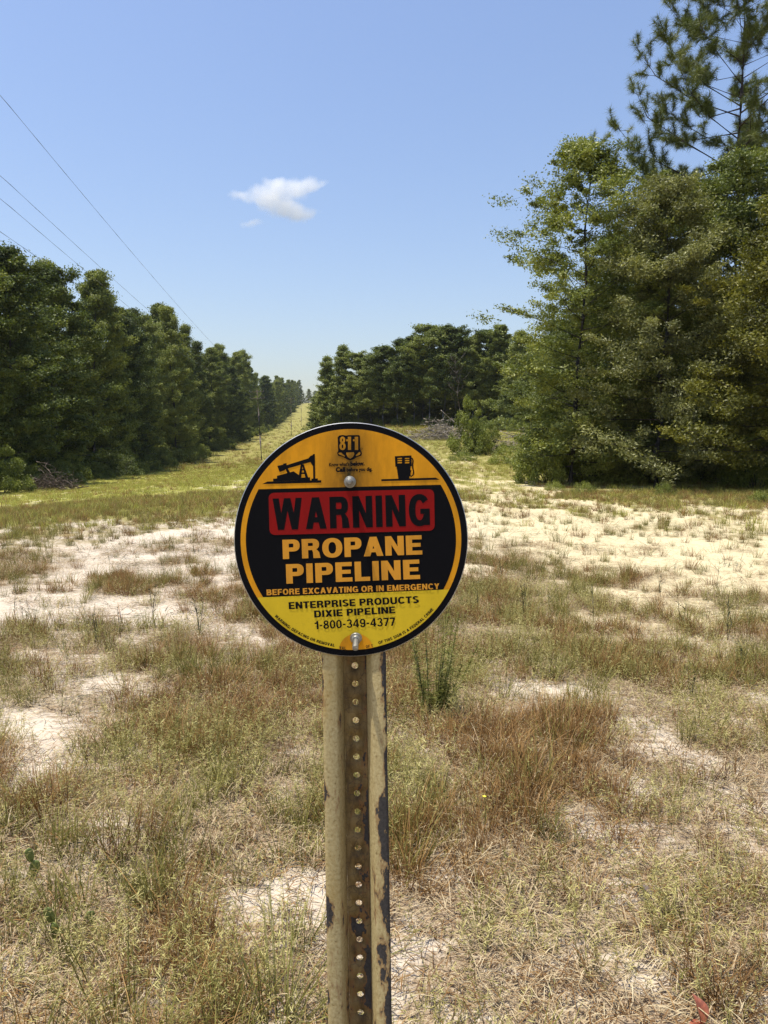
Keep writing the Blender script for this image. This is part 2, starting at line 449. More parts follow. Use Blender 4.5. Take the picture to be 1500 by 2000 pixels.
def gen_pine(seed, H, R, cb, n_limb, barkm, leafm, tr_r=.17, name='pine'):
    r = np.random.default_rng(seed); T = MB(); tufts = []; dirs = []
    wob = r.normal(0, .05, (13, 2)).cumsum(0)
    pts = [np.array([wob[i, 0], wob[i, 1], H * i / 12 * .985 - (.3 if i == 0 else 0)]) for i in range(13)]
    T.tube(pts, [tr_r * (1 - .93 * i / 12) + .01 for i in range(13)], 9)
    def on(t):
        k = t * 12; i = int(min(k, 11)); return pts[i] * (1 - (k - i)) + pts[i + 1] * (k - i)
    for k in range(n_limb):
        tt = (k + r.uniform(0, 1)) / n_limb; t = cb + (1 - cb) * tt
        az = k * 2.39996 + r.normal(0, .3); e = R * np.interp(tt, [0, .2, .6, .85, 1], [1, 1, .58, .32, .1]) * r.uniform(.45, 1.1)
        up = e * r.uniform(.35, .85) * (.5 + .8 * tt)
        p0 = on(t); hd = np.array([math.cos(az), math.sin(az), 0])
        p1 = p0 + hd * e * .45 + np.array([0, 0, up * .3]) + r.normal(0, .08, 3)
        p2 = p0 + hd * e * .8 + np.array([0, 0, up * .65]) + r.normal(0, .12, 3)
        p3 = p0 + hd * e + np.array([0, 0, up * 1.15]) + r.normal(0, .1, 3)
        lim = [p0, p1, p2, p3]; ra = max(.055 * e / R * (1.2 - tt * .5), .018)
        T.tube(lim, [ra, ra * .75, ra * .45, ra * .2], 5, cap=False)
        tufts.append(p3); dirs.append(p3 - p2)
        for q in range(int(8 + 13 * e / R)):
            s = r.uniform(.35, 1); a, b = (p1, p2) if s < .7 else (p2, p3)
            f = (s - .35) / .35 if s < .7 else (s - .7) / .3
            o = a * (1 - f) + b * f
            d = hd * .5 + r.normal(0, .6, 3) + np.array([0, 0, .45]); d /= np.linalg.norm(d)
            ln = r.uniform(.35, 1.0) * (.5 + .5 * e / R)
            m_ = o + d * ln * .55 + r.normal(0, .04, 3); en = o + d * ln + np.array([0, 0, .18 * ln])
            T.tube([o, m_, en], [ra * .28, ra * .2, .007], 3, cap=False)
            tufts.append(en); dirs.append(en - m_)
            if r.uniform() < .9:
                d2 = d + r.normal(0, .5, 3); d2 /= np.linalg.norm(d2); e2 = m_ + d2 * ln * .5
                T.tube([m_, e2], [ra * .16, .006], 3, cap=False); tufts.append(e2); dirs.append(e2 - m_)
    for q in range(6):
        tufts.append(on(1.0) + r.normal(0, .15, 3)); dirs.append(np.array([0, 0, 1.]))
    tufts = np.array(tufts); dirs = np.array(dirs); dirs /= np.linalg.norm(dirs, axis=1)[:, None] + 1e-6
    per = 120
    C = np.repeat(tufts, per, 0); D = np.repeat(dirs, per, 0)
    C = C - D * (r.uniform(0, 1, len(C)) ** 1.2 * .5)[:, None]
    nd = r.normal(size=C.shape); nd /= np.linalg.norm(nd, axis=1)[:, None]
    nd = nd + D * .75; nd /= np.linalg.norm(nd, axis=1)[:, None]
    ln = r.uniform(.20, .36, len(C))[:, None]
    sd = np.cross(nd, r.normal(size=C.shape)); sd /= np.linalg.norm(sd, axis=1)[:, None] + 1e-9
    tip = C + nd * ln; tip[:, 2] -= .02
    V = np.stack([C - sd * .007, C + sd * .007, tip], 1).reshape(-1, 3); Fq = np.arange(len(V)).reshape(-1, 3)
    v = np.clip(np.repeat(r.uniform(0, 1, len(tufts)), per) * .5 + r.uniform(0, .55, len(C)), 0, 1)
    return T.mesh(name + '_trunk', [barkm], True), make_mesh(name + '_crown', V, Fq, [leafm], face_attr={'v': v})

def place(kind, meshes, x, y, s, rz, label, cat, group=None, parts=('trunk', 'crown'), sz=None, sink=.05):
    e = link(kind, None, None, (x, y, hz(x, y) - sink), rz); e.empty_display_size = .5
    e.scale = (s, s, sz if sz else s)
    tag(e, label, cat, group)
    for pn, me in zip(parts, meshes): link(pn, me, e)
    return e

ORD = ['first', 'second', 'third', 'fourth', 'fifth', 'sixth', 'seventh', 'eighth', 'ninth', 'tenth', 'eleventh', 'twelfth', 'thirteenth',
       'fourteenth', 'fifteenth', 'sixteenth', 'seventeenth', 'eighteenth', 'nineteenth', 'twentieth']

# ------------------------------------------------------------------ left forest edge
EDGE = [gen_tree(11, 20, 3.9, .03, 'skirt', 74, 6, 210, .20, .125, .62, .2, M['leaf_edge'], M['bark'], name='hardwood_a'),
        gen_tree(12, 20, 4.1, .04, 'cone', 74, 6, 210, .19, .12, .60, .19, M['leaf_edge'], M['bark'], name='hardwood_b'),
        gen_tree(13, 20, 4.1, .05, 'oval', 72, 6, 210, .21, .13, .66, .22, M['leaf_mid'], M['bark'], name='hardwood_c')]
def edge_x(y): return -27 - .0777 * (y - 64)
r = np.random.default_rng(5)
y = 40.0; k = 0
front = []; yy = 44.0
while yy < 720:
    h = np.interp(yy, [44, 55, 61, 66, 70, 76, 83, 90, 99, 107, 115, 123, 131, 140, 149, 212, 258, 458, 720], [22.5, 20.8, 19.4, 20, 21, 22, 23.9, 21, 20, 22, 24, 24.5, 22.5, 21.5, 22, 23.5, 21.5, 20, 19]) + r.normal(0, .8 if yy < 150 else 1.6) - (3.5 if r.uniform() < .16 and yy > 88 else 0)
    front.append((yy, h, r.uniform(.85, 1.1)))
    yy += r.uniform(4.8, 6.2) * (1 + max(0, yy - 120) / 260)
for k, (yy, h, w) in enumerate(front):
    x = edge_x(yy) + r.normal(0, 1.4) - 3.6
    if k < 20: lb = f'dense dark green hardwood, {ORD[k]} from the left in the left forest edge'
    else: lb = 'small distant hardwood in the left tree line running up to the far ridge'
    place('hardwood_tree', EDGE[[0, 2, 0, 2, 0, 2, 1, 0, 2][k % 9] if k < 9 else int(r.integers(0, 3))], x, yy, w, r.uniform(0, 6.28), lb, 'tree', 'trees along the left forest edge', sz=h / 20)
for row in (1, 2):
    yy = 44 + row
    while yy < 330:
        x = edge_x(yy) - 5.2 * row - 3.8 + r.normal(0, .8)
        place('hardwood_tree', EDGE[int(r.integers(0, 3))], x, yy, r.uniform(.95, 1.15), r.uniform(0, 6.28),
              'dark hardwood tree deep in the left forest behind its front row', 'tree', 'inner trees of the left forest', sz=r.uniform(.80, .92))
        yy += r.uniform(6, 8) * (1 + max(0, yy - 120) / 200)

# far ridge
for k in range(16):
    x = -118 + k * 6.2 + r.normal(0, 1.2)
    place('hardwood_tree', EDGE[k % 3], x, 738 + r.uniform(0, 20), r.uniform(1., 1.25), r.uniform(0, 6.28), 'tiny hazy tree on the far ridge closing the corridor', 'tree', 'trees on the far ridge', sz=r.uniform(.7, .9))

# ------------------------------------------------------------------ woods right of the corridor
MID = [gen_tree(21, 17, 3.0, .44, 'round', 42, 6, 180, .24, .15, .62, .13, M['leaf_mid'], M['bark_pale'], name='slender_a'),
       gen_tree(22, 17, 2.7, .40, 'oval', 44, 6, 180, .23, .15, .60, .12, M['leaf_mid'], M['bark_pale'], name='slender_b'),
       gen_tree(23, 17, 2.8, .06, 'skirt', 54, 6, 180, .24, .15, .60, .15, M['leaf_mid'], M['bark'], name='slender_c')]
mids = []
# (pixel column, pixel row of the top, distance, mesh)
for (u, v, d, mi, w) in [(640, 690, 141, 2, .95), (668, 668, 138, 2, 1.05), (700, 684, 134, 0, .95), (728, 690, 130, 1, .95), (752, 672, 127, 0, 1), (782, 656, 124, 1, 1),
                         (806, 650, 121, 0, .95), (838, 630, 119, 0, 1.1), (868, 628, 117, 1, 1), (893, 634, 116, 0, .95), (922, 648, 116, 1, .85), (950, 640, 118, 0, 1.0), (984, 626, 114, 2, 1.05), (1016, 640, 110, 2, 1),
                         (1045, 660, 108, 2, 1), (1080, 650, 106, 2, 1)]:
    p = at(u, v, d); g = hz(p.x, d)
    mids.append((p.x, d, (p.z - g) / 17, mi, w))
for k, (x, d, s, mi, w) in enumerate(mids):
    place('slender_tree', MID[mi], x, d, w * 1.05, r.uniform(0, 6.28), f'slender tree, {ORD[k]} from the corridor side in the middle woods', 'tree', 'front trees of the middle woods', sz=s)
for row in (1, 2, 3):
    for k in range(17):
        x = -11 - .0777 * (row * 9) + k * 3.6 + r.normal(0, .8); d = 143 - k * 2.2 + row * 7 + r.normal(0, 1)
        place('slender_tree', MID[(k + row) % 2 if row < 2 else 2], x, d, 1.15, r.uniform(0, 6.28), 'shaded tree standing behind the front of the middle woods', 'tree', 'inner trees of the middle woods', sz=r.uniform(.72, .86) * (.85 if k < 4 else 1))
yy = 150
while yy < 700:
    place('slender_tree', MID[2], -12.5 - .0777 * (yy - 145) + 3 + r.normal(0, .5), yy, 1.1, r.uniform(0, 6.28), 'distant tree on the right flank of the corridor behind the middle woods', 'tree', 'trees on the right flank of the corridor', sz=r.uniform(.8, .98))
    yy += r.uniform(6, 8) * (1 + (yy - 150) / 200)

# ------------------------------------------------------------------ near trees on the right
OAK1 = gen_tree(31, 13.4, 3.3, .14, 'broad', 70, 8, 155, .115, .055, .40, .13, M['leaf_oak'], M['bark'], rise=.45, name='oak_a')
OAK2 = gen_tree(32, 11.4, 3.2, .16, 'skirt', 62, 9, 180, .115, .042, .43, .13, M['leaf_olive'], M['bark'], rise=.5, name='oak_b')
OAK3 = gen_tree(33, 12.6, 3.4, .20, 'oval', 60, 8, 170, .12, .055, .42, .15, M['leaf_oak'], M['bark'], rise=.45, name='oak_c')
OAK4 = gen_tree(34, 9.0, 2.8, .22, 'skirt', 44, 8, 170, .12, .05, .40, .10, M['leaf_gold'], M['bark'], rise=.35, name='oak_d')
def near(kind, me, u, d, label, s=1, rz=0, sz=None, cat='tree', group=None):
    p = at(u, 900, d); return place(kind, me, p.x, d, s, rz, label, cat, group, sz=sz)
near('oak_tree', OAK1, 1116, 29, 'bright leafy oak at the left end of the right thicket, open against the sky', rz=.4)
near('oak_tree', OAK2, 1290, 27, 'olive grey small-leaved oak in the middle of the right thicket', rz=1.9)
near('oak_tree', OAK3, 1430, 28, 'green oak around the pine trunk in the right thicket', rz=3.3)
near('oak_tree', OAK4, 1505, 23.5, 'yellow green oak cut by the right picture edge', rz=.7, sz=1.05)
near('oak_tree', OAK3, 1195, 33, 'dark oak behind the gap between the bright and the olive oak', s=.95, rz=5.0, sz=.86)
near('oak_tree', OAK1, 1165, 37, 'low oak behind the left foot of the right thicket', s=.9, rz=2.6, sz=.62)
near('oak_tree', OAK1, 1370, 31, 'green oak behind the olive oak, left of the pine trunk', s=1, rz=4.1, sz=.93)
near('oak_tree', OAK2, 1545, 27, 'olive oak mostly outside the right picture edge', s=1, rz=4.6, sz=1.02)
for k in range(22):
    u = 1125 + (k % 11) * 50 + r.normal(0, 12); d = 37 + (k // 11) * 8 + r.uniform(0, 6)
    near('oak_tree', [OAK1, OAK3][k % 2], u, d, 'shaded oak deep inside the right thicket', s=1.1, rz=r.uniform(0, 6.28), sz=r.uniform(.62, .82), group='inner oaks of the right thicket')
PINE1 = gen_pine(41, 24, 6.9, .38, 88, M['bark_pine'], M['needle'], name='pine_a')
PINE2 = gen_pine(42, 22, 5.4, .40, 48, M['bark_pine'], M['needle'], name='pine_b')
near('pine_tree', PINE1, 1424, 32, 'tall pine with dark trunk rising above the right thicket out of the picture top', rz=.9)
near('pine_tree', PINE2, 1580, 33, 'second pine reaching in from the upper right picture corner', rz=2.2)

# shrubs
SH1 = gen_shrub(51, 2.4, 1.5, 90, 130, .10, .05, .30, M['leaf_shrub'], 'shrub_a')
SH2 = gen_shrub(52, 2.0, 1.6, 90, 120, .09, .05, .30, M['leaf_oak'], 'shrub_b')
SH3 = gen_shrub(53, 1.0, 1.1, 60, 90, .07, .025, .22, M['leaf_shrub'], 'shrub_c')
def shrub(me, u, d, s, label, sz=None, group=None):
    p = at(u, 900, d); return place('shrub', me, p.x, d, s, r.uniform(0, 6.28), label, 'shrub', group, parts=('stem', 'foliage'), sz=sz)
shrub(SH1, 2, 46, 1.15, 'rounded light green shrub at the left picture edge beside the brush pile', 1.3)
shrub(SH2, 40, 52, .8, 'low dark shrub behind the left brush pile', 1.1)
shrub(SH1, 918, 56, 1.05, 'tall bright green shrub on the bank right of the sign', 1.9)
shrub(SH1, 950, 57, .95, 'smaller shrub leaning against the tall shrub on the bank', 1.1)
shrub(SH3, 905, 50, .9, 'tiny round shrub at the foot of the tall bank shrub')
shrub(SH3, 1010, 46, 1.5, 'pale feathery shrub on the bank left of the thicket', 1.7)
shrub(SH3, 1050, 42, 1.5, 'grey green low shrub at the left foot of the thicket', 1.6)
shrub(SH1, 1072, 30, .85, 'sunlit yellow green bush under the bright oak', 1.3)
shrub(SH2, 1135, 31, 1.0, 'dark leafy bush under the bright oak, right of the sunlit bush', 1.2)
shrub(SH2, 1195, 31, 1.1, 'dark bush at the shaded foot of the thicket left of the olive oak', 1.0)
shrub(SH2, 1250, 31, 1.2, 'dark bush below the olive oak', 1.1)
shrub(SH2, 1335, 31, 1.2, 'dark bush right of the olive oak in deep shade', 1.2)
shrub(SH2, 1420, 31, 1.1, 'shaded bush below the pine', 1.3)
shrub(SH1, 1480, 27, .8, 'lit bush near the right picture edge under the yellow green oak', 1.1)
shrub(SH3, 1085, 25.5, .35, 'knee-high green sprig in the grass before the thicket', .5)
shrub(SH3, 1143, 24, .38, 'small leafy seedling in the grass before the thicket', .6)
shrub(SH3, 1300, 23.2, .35, 'thin weedy sprig before the dark foot of the thicket', .6)
shrub(SH3, 1495, 20, .5, 'small yellow flecked bush at the right picture edge on the sand', .5)
for k in range(26):
    yy = 60 + k * 5.2 * (1 + k * .03)
    place('shrub', [SH2, SH1, SH2][k % 3], edge_x(yy) + r.normal(.6, .5), yy, r.uniform(.8, 1.3), r.uniform(0, 6.28), (f'leafy shrub at the foot of the left forest, {ORD[k]} from the left brush pile' if k < 20 else 'tiny distant shrub at the foot of the left forest near the poles'), 'shrub', 'shrubs along the left forest foot', parts=('stem', 'foliage'))
for k in range(12):
    u = 640 + k * 33; p = at(u, 830, 136 - k * 2.6)
    place('shrub', [SH2, SH1][k % 2], p.x, p.y - (4 if k < 3 or k > 8 else 0), r.uniform(.7, 1.1), r.uniform(0, 6.28), f'leafy shrub at the foot of the middle woods, {ORD[k]} from the corridor', 'shrub', 'shrubs along the middle woods', parts=('stem', 'foliage'))

for k, (u_, d_) in enumerate([(548, 128), (596, 150), (560, 165), (603, 190), (588, 215), (610, 240), (597, 270), (607, 330)]):
    shrub(SH3, u_, d_, 1.0 + .1 * k, f'low scrubby bush on the far corridor slope, {ORD[k]} nearest', group='scrub on the corridor slope')
# dead grey sapling before the middle woods
def dead_tree():
    rr = np.random.default_rng(61); T = MB()
    pts = [np.array([.12 * i + rr.normal(0, .1), rr.normal(0, .1), 1.35 * i - .1]) for i in range(9)]
    T.tube(pts, [.11 * (1 - i / 9.5) for i in range(9)], 6)
    B = MB()
    for k in range(26):
        i = int(rr.integers(3, 8)); p = pts[i]; a = rr.uniform(0, 6.28); l = rr.uniform(.8, 2.4)
        m_ = p + np.array([math.cos(a) * l * .5, math.sin(a) * l * .5, l * .4]); e = p + np.array([math.cos(a) * l * .9, math.sin(a) * l * .9, l])
        B.tube([p, m_, e], [.04, .028, .008], 4, cap=False)
        for q in range(3):
            B.tube([m_ * (1 - q / 3) + e * q / 3, m_ + rr.normal(0, .5, 3) + np.array([0, 0, .5])], [.016, .005], 3, cap=False)
    return T.mesh('dead_trunk', [M['pole_wood']], True), B.mesh('dead_limbs', [M['pole_wood']], True)
p = at(900, 830, 100)
place('dead_tree', dead_tree(), p.x, 100, 1, 2.4, 'bare grey dead tree standing before the middle woods', 'tree', parts=('trunk', 'limbs'))

# ------------------------------------------------------------------ brush piles
def branch_meshes(matn, seed):
    out = []
    for k in range(6):
        rr = np.random.default_rng(seed + k); B = MB(); l = rr.uniform(1.4, 3.2)
        pts = [np.array([l * t, .18 * l * math.sin(t * 3 + k) * rr.uniform(.2, 1) , .12 * l * math.sin(t * 2.2) * rr.uniform(-.3, 1)]) for t in np.linspace(-.5, .5, 5)]
        r0 = rr.uniform(.03, .06); B.tube(pts, [r0, r0 * .85, r0 * .65, r0 * .42, r0 * .15], 5)
        for q in range(4):
            b = pts[1 + q % 3]; e = b + np.array([rr.uniform(.2, .6), rr.normal(0, .4), rr.normal(.1, .3)])
            B.tube([b, (b + e) / 2 + rr.normal(0, .05, 3), e], [r0 * .4, r0 * .28, r0 * .08], 3, cap=False)
        out.append(B.mesh('branch', [M[matn]], True))
    return out
BR1 = branch_meshes('dead_wood', 70); BR2 = branch_meshes('dead_wood_red', 80)
def brush_pile(x, y, rx, ry, h, n, meshes, label, seed, s=1.0):
    rr = np.random.default_rng(seed); g = hz(x, y)
    e = link('brush_pile', None, None, (x, y, g)); tag(e, label, 'brush pile')
    for k in range(n):
        a = rr.uniform(0, 6.28); q = math.sqrt(rr.uniform(0, 1)); px_, py_ = math.cos(a) * rx * q, math.sin(a) * ry * q
        z = h * (1 - q ** 1.6) * rr.uniform(.15, 1) + .06 + hz(x + px_, y + py_) - g
        o = link('branch', meshes[k % len(meshes)], e, (px_, py_, z))
        o.rotation_euler = (rr.uniform(0, 6.28), rr.normal(0, .28), rr.uniform(-.9, .9) + (math.pi if rr.uniform() < .5 else 0)); sc_ = s * rr.uniform(.7, 1.2); o.scale = (sc_, sc_, sc_)
p = at(95, 925, 49); brush_pile(p.x, 49, 1.7, 1.0, 1.5, 100, BR2, 'dark reddish heap of cut branches before the left forest', 90, .7)
p = at(850, 850, 80); brush_pile(p.x, 80, 3.4, 1.6, 2.0, 130, BR1, 'pale heap of cut branches on the bank behind the sign', 91)
p = at(880, 840, 84); brush_pile(p.x, 84, 2.0, 1.5, 3.0, 70, BR1, 'taller tangle of grey branches behind the pale heap', 94)
p = at(1012, 850, 60); brush_pile(p.x, 60, 3.0, 1.5, 2.0, 110, BR1, 'loose greyish brush heap at the left foot of the right thicket', 92, .8)

# ------------------------------------------------------------------ power line
def pole_x(y): return -19.4 - .0777 * (y - 118)
def pole_meshes():
    T = MB(); T.tube([(0, 0, -.5), (0, 0, 3), (.02, 0, 7), (.03, 0, 11.1)], [.16, .15, .125, .095], 10)
    A = MB(); A.box(-1.1, 1.1, -.04, .04, -.045, .045); I = MB()
    I.tube([(0, 0, 0), (0, 0, .06), (0, 0, .1), (0, 0, .2)], [.03, .07, .05, .035], 7)
    return T.mesh('pole_shaft', [M['pole_wood']], True), A.mesh('pole_arm', [M['pole_wood']]), I.mesh('pole_insulator', [M['glaze']], True)
m_, nt_, b_ = mat('glaze'); b_.inputs['Base Color'].default_value = (.35, .36, .36, 1); b_.inputs['Roughness'].default_value = .25; M['glaze'] = m_
m_, nt_, b_ = mat('wire'); b_.inputs['Base Color'].default_value = (.11, .115, .125, 1); b_.inputs['Roughness'].default_value = .5; b_.inputs['Metallic'].default_value = .3; M['wire'] = m_
PM = pole_meshes()
plabel = ['nearest wooden utility pole with two crossarms, before the left forest edge', 'second nearest utility pole down the corridor',
          'third utility pole of the line, small in the distance', 'fourth utility pole, tiny on the far slope', 'farthest utility pole high on the far slope']
for k, (yy, ln) in enumerate([(118, .055), (221, .012), (310, 0), (450, 0), (590, 0)]):
    e = link('utility_pole', None, None, (pole_x(yy), yy, hz(pole_x(yy), yy)), -.0777); tag(e, plabel[k], 'utility pole', 'utility poles')
    e.rotation_euler = (0, -ln, .0777)
    link('shaft', PM[0], e)
    for z in (10.75, 9.7):
        a = link('crossarm', PM[1], e, (0, -.12, z))
        for xx in (-1.1, .55, 1.1): link('insulator', PM[2], a, (xx, 0, .06))
wires = [((0, 185), 0.0, (0.0, 11.25), .85, 'highest single power line wire crossing the upper left sky'),
         ((0, 342), -1.1, (-1.1, 10.95), .8, 'upper of the two close power line wires above the left forest'),
         ((0, 387), -1.1, (-1.1, 9.9), .75, 'lower of the two close power line wires above the left forest'),
         ((0, 452), -.55, (.55, 9.9), .7, 'lowest power line wire half hidden behind the left treetops')]
for (u0, v0), off, (oe, ze), sag, lb in wires:
    # where the wire's vertical plane meets the left picture edge
    t = (u0 - CX) / F; yy = 20.0
    for _ in range(20):
        q = at(u0, v0, yy); xx = pole_x(yy) + off
        yy = xx / (q.x / yy)
    q = at(u0, v0, yy)
    b = Vector((pole_x(118) + oe, 118 - .12, hz(pole_x(118), 118) + ze))
    a = q + (q - b) * ((yy + 30) / (118 - yy))
    tq = (yy + 30) / 148.0
    pts = []
    for s in np.linspace(0, 1, 60):
        p = a.lerp(b, s)
        # sag measured against the chord between the edge point and the pole
        w = (s - tq) / (1 - tq)
        p.z -= 4 * sag * w * (1 - w) if w > 0 else -.35 * abs(w)
        pts.append(p)
    # onward spans
    for y0, y1 in ((118, 221), (221, 310), (310, 450), (450, 590)):
        A_ = Vector((pole_x(y0) + oe, y0, hz(pole_x(y0), y0) + ze)); B_ = Vector((pole_x(y1) + oe, y1, hz(pole_x(y1), y1) + ze))
        for s in np.linspace(0.06, 1, 14):
            p = A_.lerp(B_, s); p.z -= 4 * 1.2 * s * (1 - s); pts.append(p)
    T = MB(); T.tube(pts, [.010] * len(pts), 5)
    tag(link('power_line_wire', T.mesh('power_line_wire', [M['wire']], True)), lb, 'wire', 'wires of the power line')

# ------------------------------------------------------------------ grasses (uncountable)
def clump(name, seed, n, hmin, hmax, spread, lean, width, matn, seg=3, curl=.5, lie=False):
    rr = np.random.default_rng(seed); V = []; Fc = []; tt = []; vv = []
    for k in range(n):
        a = rr.uniform(0, 6.28); q = spread * math.sqrt(rr.uniform(0, 1)); base = np.array([math.cos(a) * q, math.sin(a) * q, -.01])
        h = rr.uniform(hmin, hmax); la = a + rr.normal(0, .9); ln = abs(rr.normal(lean, lean * .5))
        d = np.array([math.cos(la), math.sin(la), 0]); wv = np.array([-math.sin(la + rr.normal(0, .6)), math.cos(la), 0])
        wv /= np.linalg.norm(wv); v = rr.uniform(0, 1); i0 = len(V)
        if lie: base[2] = rr.uniform(.002, .03); e = rr.normal(0, .12)
        for s in range(seg):
            f = s / seg
            p = base + (d * (ln * f + curl * f * f * ln) * h + np.array([0, 0, h * f * (1 - .25 * curl * f * ln)]) if not lie else d * h * f + np.array([0, 0, e * h * f + .008 * math.sin(f * 3)]))
            w = width * (1 - .55 * f) * .5
            V += [p - wv * w, p + wv * w]; tt += [f, f]
        p = base + (d * (ln + curl * ln) * h + np.array([0, 0, h * (1 - .3 * curl * ln)]) if not lie else d * h + np.array([0, 0, e * h]))
        V.append(p); tt.append(1)
        for s in range(seg - 1):
            b0 = i0 + 2 * s; Fc.append((b0, b0 + 1, b0 + 3)); Fc.append((b0, b0 + 3, b0 + 2)); vv += [v, v]
        b0 = i0 + 2 * (seg - 1); Fc.append((b0, b0 + 1, b0 + 2)); vv.append(v)
    return make_mesh(name, np.array(V), np.array(Fc), [M[matn]], face_attr={'v': vv}, vert_attr={'t': tt})

def wiry(name, seed, n, h0, h1, spread, matn, leaflen=.013, nl=15):
    rr = np.random.default_rng(seed); V = []; Fc = []; tt = []; vv = []
    for k in range(n):
        a = rr.uniform(0, 6.28); q = spread * math.sqrt(rr.uniform(0, 1)); b = np.array([math.cos(a) * q, math.sin(a) * q, -.01])
        h = rr.uniform(h0, h1); d = np.array([math.cos(a) * .4 + rr.normal(0, .25), math.sin(a) * .4 + rr.normal(0, .25), 1]); d /= np.linalg.norm(d)
        e = b + d * h; w = np.array([.0012, .0008, 0]); i = len(V); v = rr.uniform(0, 1)
        V += [b - w, b + w, e]; tt += [0, 0, 1]; Fc.append((i, i + 1, i + 2)); vv.append(v)
        for q in range(nl):
            f = rr.uniform(.25, 1); p = b + d * h * f; dd = rr.normal(size=3); dd[2] = dd[2] * .6 + .2; dd /= np.linalg.norm(dd)
            sd = np.cross(dd, rr.normal(size=3)); sd /= np.linalg.norm(sd); L = leaflen * rr.uniform(.6, 1.5); i = len(V)
            V += [p - sd * .0008, p + sd * .0008, p + dd * L * .6 + sd * .0012, p + dd * L]; tt += [.3, .3, .8, 1]
            Fc += [(i, i + 1, i + 2), (i, i + 2, i + 3)]; vv += [v, v]
    return make_mesh(name, np.array(V), np.array(Fc), [M[matn]], face_attr={'v': vv}, vert_attr={'t': tt})

def scatter(name, pts, rot, scl, idx, meshes, label):
    coll = bpy.data.collections.new(name + '_source')
    for k, me in enumerate(meshes):
        o = bpy.data.objects.new(f'{name}_{k:02d}', me); coll.objects.link(o)
    me = bpy.data.meshes.new(name); me.vertices.add(len(pts)); me.vertices.foreach_set('co', np.asarray(pts, np.float32).ravel())
    a = me.attributes.new('rot', 'FLOAT_VECTOR', 'POINT'); a.data.foreach_set('vector', np.asarray(rot, np.float32).ravel())
    a = me.attributes.new('scl', 'FLOAT_VECTOR', 'POINT'); a.data.foreach_set('vector', np.asarray(scl, np.float32).ravel())
    a = me.attributes.new('idx', 'INT', 'POINT'); a.data.foreach_set('value', np.asarray(idx, np.int32))
    o = link(name, me); tag(o, label, kind='stuff')
    ng = bpy.data.node_groups.new(name + '_nodes', 'GeometryNodeTree')
    ng.interface.new_socket('Geometry', in_out='INPUT', socket_type='NodeSocketGeometry')
    ng.interface.new_socket('Geometry', in_out='OUTPUT', socket_type='NodeSocketGeometry')
    gi = ng.nodes.new('NodeGroupInput'); go = ng.nodes.new('NodeGroupOutput')
    ci = ng.nodes.new('GeometryNodeCollectionInfo'); ci.inputs['Collection'].default_value = coll
    ci.inputs['Separate Children'].default_value = True; ci.inputs['Reset Children'].default_value = True
    ip = ng.nodes.new('GeometryNodeInstanceOnPoints'); ip.inputs['Pick Instance'].default_value = True
    def attr(n, t):
        x = ng.nodes.new('GeometryNodeInputNamedAttribute'); x.data_type = t; x.inputs['Name'].default_value = n; return x.outputs['Attribute']
    L = ng.links
    L.new(gi.outputs[0], ip.inputs['Points']); L.new(ci.outputs[0], ip.inputs['Instance'])
    L.new(attr('idx', 'INT'), ip.inputs['Instance Index']); L.new(attr('rot', 'FLOAT_VECTOR'), ip.inputs['Rotation']); L.new(attr('scl', 'FLOAT_VECTOR'), ip.inputs['Scale'])
    L.new(ip.outputs[0], go.inputs[0])
    md = o.modifiers.new('scatter', 'NODES'); md.node_group = ng
    return o

def sample(n, r0, r1, seed, half=40.0, power=1.0):
    """points in the camera-side wedge, even per area between r0 and r1"""
    rr = np.random.default_rng(seed)
    rad = np.sqrt(rr.uniform(r0 ** 2, r1 ** 2, n)) if power == 1 else r0 * (r1 / r0) ** rr.uniform(0, 1, n)
    th = np.radians(rr.uniform(-half, half, n))
    return np.sin(th) * rad, np.cos(th) * rad, rr

def run(name, n, r0, r1, seed, dens, meshes, s0, s1, label, power=1.0, tilt=.12, grow=0.0):
    x, y, rr = sample(n, r0, r1, seed, power=power)
    c, g = cover_green(x, y)
    keep = rr.uniform(0, 1, n) < dens(x, y, c, g); x = x[keep]; y = y[keep]; m = len(x)
    z = height(x, y)
    rot = np.stack([rr.normal(0, tilt, m), rr.normal(0, tilt, m), rr.uniform(0, 6.28, m)], 1)
    s = rr.uniform(s0, s1, m) * (1 + grow * sstep(8, 40, np.hypot(x, y)))
    scl = np.stack([s, s, s * rr.uniform(.8, 1.25, m)], 1)
    scatter(name, np.stack([x, y, z], 1), rot, scl, rr.integers(0, len(meshes), m), meshes, label)

hue = lambda x, y, s: fbm(x * 1.6, y * 1.6, s, 3)
patch = lambda x, y, s, a=.48, b=.58: sstep(a, b, fbm(x * 1.9, y * 1.9, s, 3))
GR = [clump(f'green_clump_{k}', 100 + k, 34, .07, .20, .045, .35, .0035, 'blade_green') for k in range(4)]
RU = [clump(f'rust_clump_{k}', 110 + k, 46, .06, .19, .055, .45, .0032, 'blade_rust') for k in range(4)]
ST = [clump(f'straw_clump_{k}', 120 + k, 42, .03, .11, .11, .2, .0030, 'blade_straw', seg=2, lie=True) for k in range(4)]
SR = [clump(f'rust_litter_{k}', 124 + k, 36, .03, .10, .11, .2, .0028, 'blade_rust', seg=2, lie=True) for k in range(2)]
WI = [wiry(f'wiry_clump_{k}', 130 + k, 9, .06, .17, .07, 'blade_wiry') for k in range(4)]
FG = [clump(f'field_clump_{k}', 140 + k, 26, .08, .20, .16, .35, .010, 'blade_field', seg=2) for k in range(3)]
FD = [clump(f'dry_clump_{k}', 145 + k, 24, .08, .22, .16, .4, .010, 'blade_rust', seg=2) for k in range(2)]
